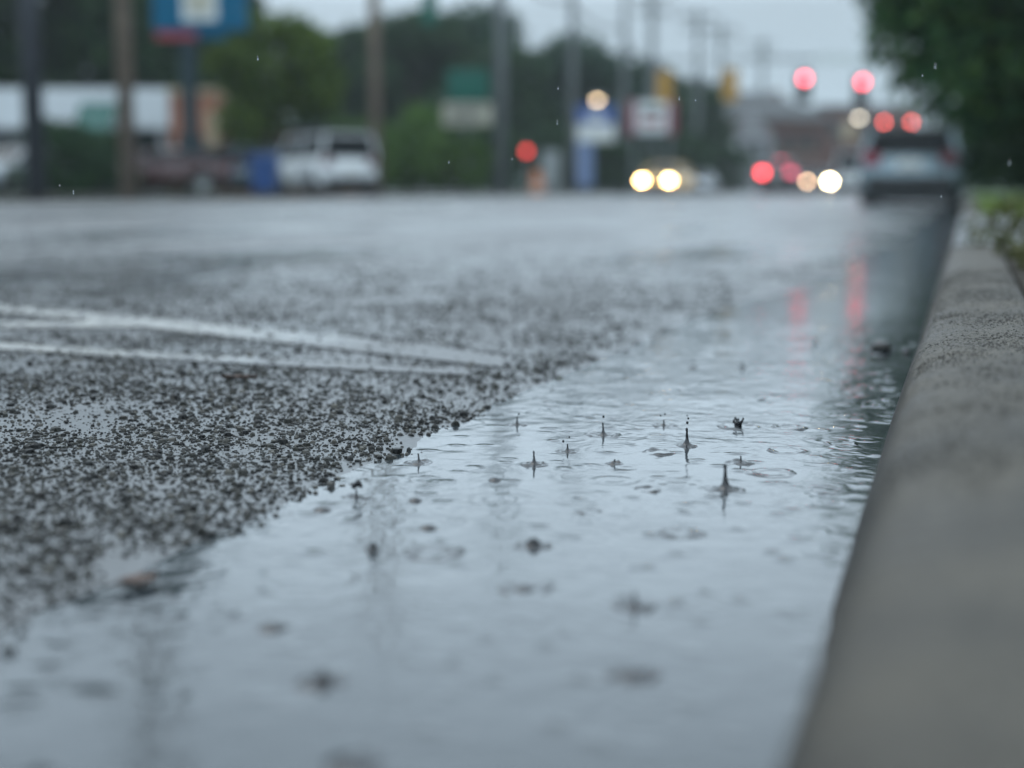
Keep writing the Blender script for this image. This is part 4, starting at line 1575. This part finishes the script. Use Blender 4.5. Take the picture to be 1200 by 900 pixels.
D = 124
s_ = D / F
t = thing('brick_house', 'dark brick building with a grey pitched roof and white gable', 'building', gp(900, D, .0), YAW)
ze, zr = zat(140, D), zat(103, D)
x0, x1 = (835 - 900) * s_, (968 - 900) * s_
MB().box(((x0 + x1) / 2, 5, ze / 2), (x1 - x0, 10, ze)).build('wall', 'brick_dark', t)
rf = MB()
xm = (868 - 900) * s_
rf.add([(x0 - .5, -.5, ze), (x1 + .5, -.5, ze), (x1 + .5, 10.5, ze), (x0 - .5, 10.5, ze), (xm - 2, 5, zr), (xm + 3, 5, zr)],
       [(3, 2, 1, 0), (0, 1, 5, 4), (1, 2, 5), (2, 3, 4, 5), (3, 0, 4)])
rfo = rf.build('roof', 'roof_grey', t)
MB().box((xm + 4, 6, ze + 1.6), (.8, .8, 2.4)).build('chimney', 'brick_dark', rfo)
xg0, xg1 = (854 - 900) * s_, (902 - 900) * s_
g_ = MB()
za_ = zat(160, D)
g_.add([(xg0, -1.2, 0), (xg1, -1.2, 0), (xg1, -1.2, za_), ((xg0 + xg1) / 2, -1.2, zat(132, D)), (xg0, -1.2, za_),
        (xg0, -.01, 0), (xg1, -.01, 0), (xg1, -.01, za_), ((xg0 + xg1) / 2, -.01, zat(132, D)), (xg0, -.01, za_)],
       [(0, 1, 2, 3, 4), (9, 8, 7, 6, 5), (1, 6, 7, 2), (2, 7, 8, 3), (3, 8, 9, 4), (4, 9, 5, 0)])
g_.build('gable', 'white_wall', t)
for k in range(2):
    xx = xg0 + (xg1 - xg0) * (.3 + .4 * k)
    f_ = MB().box((xx, -1.2, za_ - 1.2), (.7, .1, 1.6)).build('window', 'store_glass', t)
    MB().box((xx, -1.26, za_ - 2.05), (.9, .12, .1)).build('sill', 'sign_white', f_)
for k in range(3):
    xx = (915 + 18 * k - 900) * s_
    for zz in (1.6, 4.4):
        f_ = MB().box((xx, -.02, zz), (.8, .1, 1.4)).build('window', 'store_glass', t)
        MB().box((xx, -.06, zz - .76), (1.0, .14, .1)).build('sill', 'stone_trim', f_)

D = 134
s_ = D / F
t = thing('brick_block', 'flat-roofed brown brick block beyond the right big red signal', 'building', gp(1015, D, .0), YAW)
zt = zat(127, D)
MB().box((0, 5, zt / 2), (110 * s_, 10, zt)).build('wall', 'brick_dark', t)
MB().box((0, 5, zt + .15), (112 * s_, 10.3, .3)).build('roof', 'roof_grey', t)
for k in range(5):
    xx = (-44 + 22 * k) * s_
    f_ = MB().box((xx, -.02, zt - 2.0), (1.2, .1, 1.4)).build('window', 'stone_trim' if k == 1 else 'store_glass', t)
    MB().box((xx, -.06, zt - 2.76), (1.4, .14, .1)).build('sill', 'stone_trim', f_)

D = 47
p = gp(311, 42.5, .142)
t = thing('waste_bin', 'blue wheeled waste bin left of the bright silver car', 'bin', p, YAW)
MB().add([(-.33, -.3, .12), (.33, -.3, .12), (.33, .3, .12), (-.33, .3, .12), (-.42, -.4, 1.1), (.42, -.4, 1.1), (.42, .4, 1.1), (-.42, .4, 1.1)],
         [(3, 2, 1, 0), (4, 5, 6, 7), (0, 1, 5, 4), (1, 2, 6, 5), (2, 3, 7, 6), (3, 0, 4, 7)]).build('bin_body', 'bin_blue', t, bevel=.04)
MB().box((0, 0, 1.16), (.9, .88, .1), 0, .06).build('lid', 'bin_blue', t, bevel=.03)
MB().tube([(-.3, .46, 1.1), (.3, .46, 1.1)], .025, 8).build('handle', 'trim_black', t)
for s2_ in (-1, 1):
    MB().tube([(s2_ * .28, .3, .12), (s2_ * .36, .3, .12)], .12, 14).build('wheel', 'rubber', t, True)

# ------------------------------------------------------------------ wet air
hz = MB().box((0, 330, 29), (1500, 1300, 61)).build('haze', 'steel')
m = bpy.data.materials.new('wet_air')
m.use_nodes = True
nt = m.node_tree
nt.nodes.clear()
out = nt.nodes.new('ShaderNodeOutputMaterial')
vol = nt.nodes.new('ShaderNodeVolumePrincipled')
vol.inputs['Color'].default_value = (.86, .93, .97, 1)
vol.inputs['Density'].default_value = .0005
vol.inputs['Anisotropy'].default_value = .2
link(nt, vol.outputs[0], out.inputs['Volume'])
hz.data.materials.clear()
hz.data.materials.append(m)
struct(hz, 'stuff')

# ------------------------------------------------------------------ sky and light
SUN_EL, SUN_AZ = R(58), R(-60)
wd = bpy.data.worlds.new('World')
S.world = wd
wd.use_nodes = True
nt = wd.node_tree
N = nt.nodes
bg = N['Background']
sky = N.new('ShaderNodeTexSky')
sky.sky_type = 'NISHITA'
sky.sun_disc = False
sky.sun_elevation = SUN_EL
sky.sun_rotation = SUN_AZ
sky.dust_density = 4
tc = N.new('ShaderNodeTexCoord')
sp = N.new('ShaderNodeSeparateXYZ')
link(nt, tc.outputs['Generated'], sp.inputs[0])
cr = N.new('ShaderNodeValToRGB')
el = cr.color_ramp.elements
el[0].position, el[0].color = 0., (.39, .495, .575, 1)
el[1].position, el[1].color = 1., (1.42, 1.64, 1.82, 1)
e = el.new(.125)
e.color = (.425, .53, .61, 1)
e = el.new(.175)
e.color = (1.47, 1.80, 2.07, 1)
e = el.new(.36)
e.color = (1.21, 1.48, 1.72, 1)
link(nt, sp.outputs['Z'], cr.inputs['Fac'])
ns = N.new('ShaderNodeTexNoise')
ns.inputs['Scale'].default_value = 2.4
ns.inputs['Detail'].default_value = 5
link(nt, tc.outputs['Generated'], ns.inputs['Vector'])
mr = N.new('ShaderNodeMapRange')
mr.inputs['To Min'].default_value = 8.2
mr.inputs['To Max'].default_value = 11.8
link(nt, ns.outputs['Fac'], mr.inputs['Value'])
sc_ = N.new('ShaderNodeVectorMath')
sc_.operation = 'SCALE'
link(nt, cr.outputs[0], sc_.inputs[0])
link(nt, mr.outputs[0], sc_.inputs['Scale'])
hs = N.new('ShaderNodeHueSaturation')
hs.inputs['Saturation'].default_value = .3
link(nt, sky.outputs[0], hs.inputs['Color'])
mx = N.new('ShaderNodeMix')
mx.data_type = 'RGBA'
mx.inputs['Factor'].default_value = .93         # nearly closed cloud
link(nt, hs.outputs[0], mx.inputs['A'])
link(nt, sc_.outputs[0], mx.inputs['B'])
link(nt, mx.outputs['Result'], bg.inputs['Color'])
bg.inputs['Strength'].default_value = .1

sd = bpy.data.lights.new('sun', 'SUN')
sd.energy = .5
sd.angle = R(40)
sd.color = (1, .97, .93)
so = bpy.data.objects.new('sun', sd)
COL.objects.link(so)
so.rotation_euler = (math.pi / 2 - SUN_EL, 0, math.pi - SUN_AZ)
so.location = (0, 0, 30)

# ------------------------------------------------------------------ render
S.view_settings.view_transform = 'Standard'
S.view_settings.look = 'None'
S.view_settings.exposure = .12
S.view_settings.gamma = 1
S.render.engine = 'CYCLES'
S.cycles.use_denoising = True
S.cycles.denoiser = 'OPENIMAGEDENOISE'
S.cycles.max_bounces = 6
S.cycles.diffuse_bounces = 2
S.cycles.glossy_bounces = 4
S.cycles.transmission_bounces = 6
S.cycles.volume_bounces = 1
S.cycles.sample_clamp_direct = 0
S.cycles.sample_clamp_indirect = 4
S.cycles.caustics_reflective = False
S.cycles.caustics_refractive = False
S.cycles.use_adaptive_sampling = False
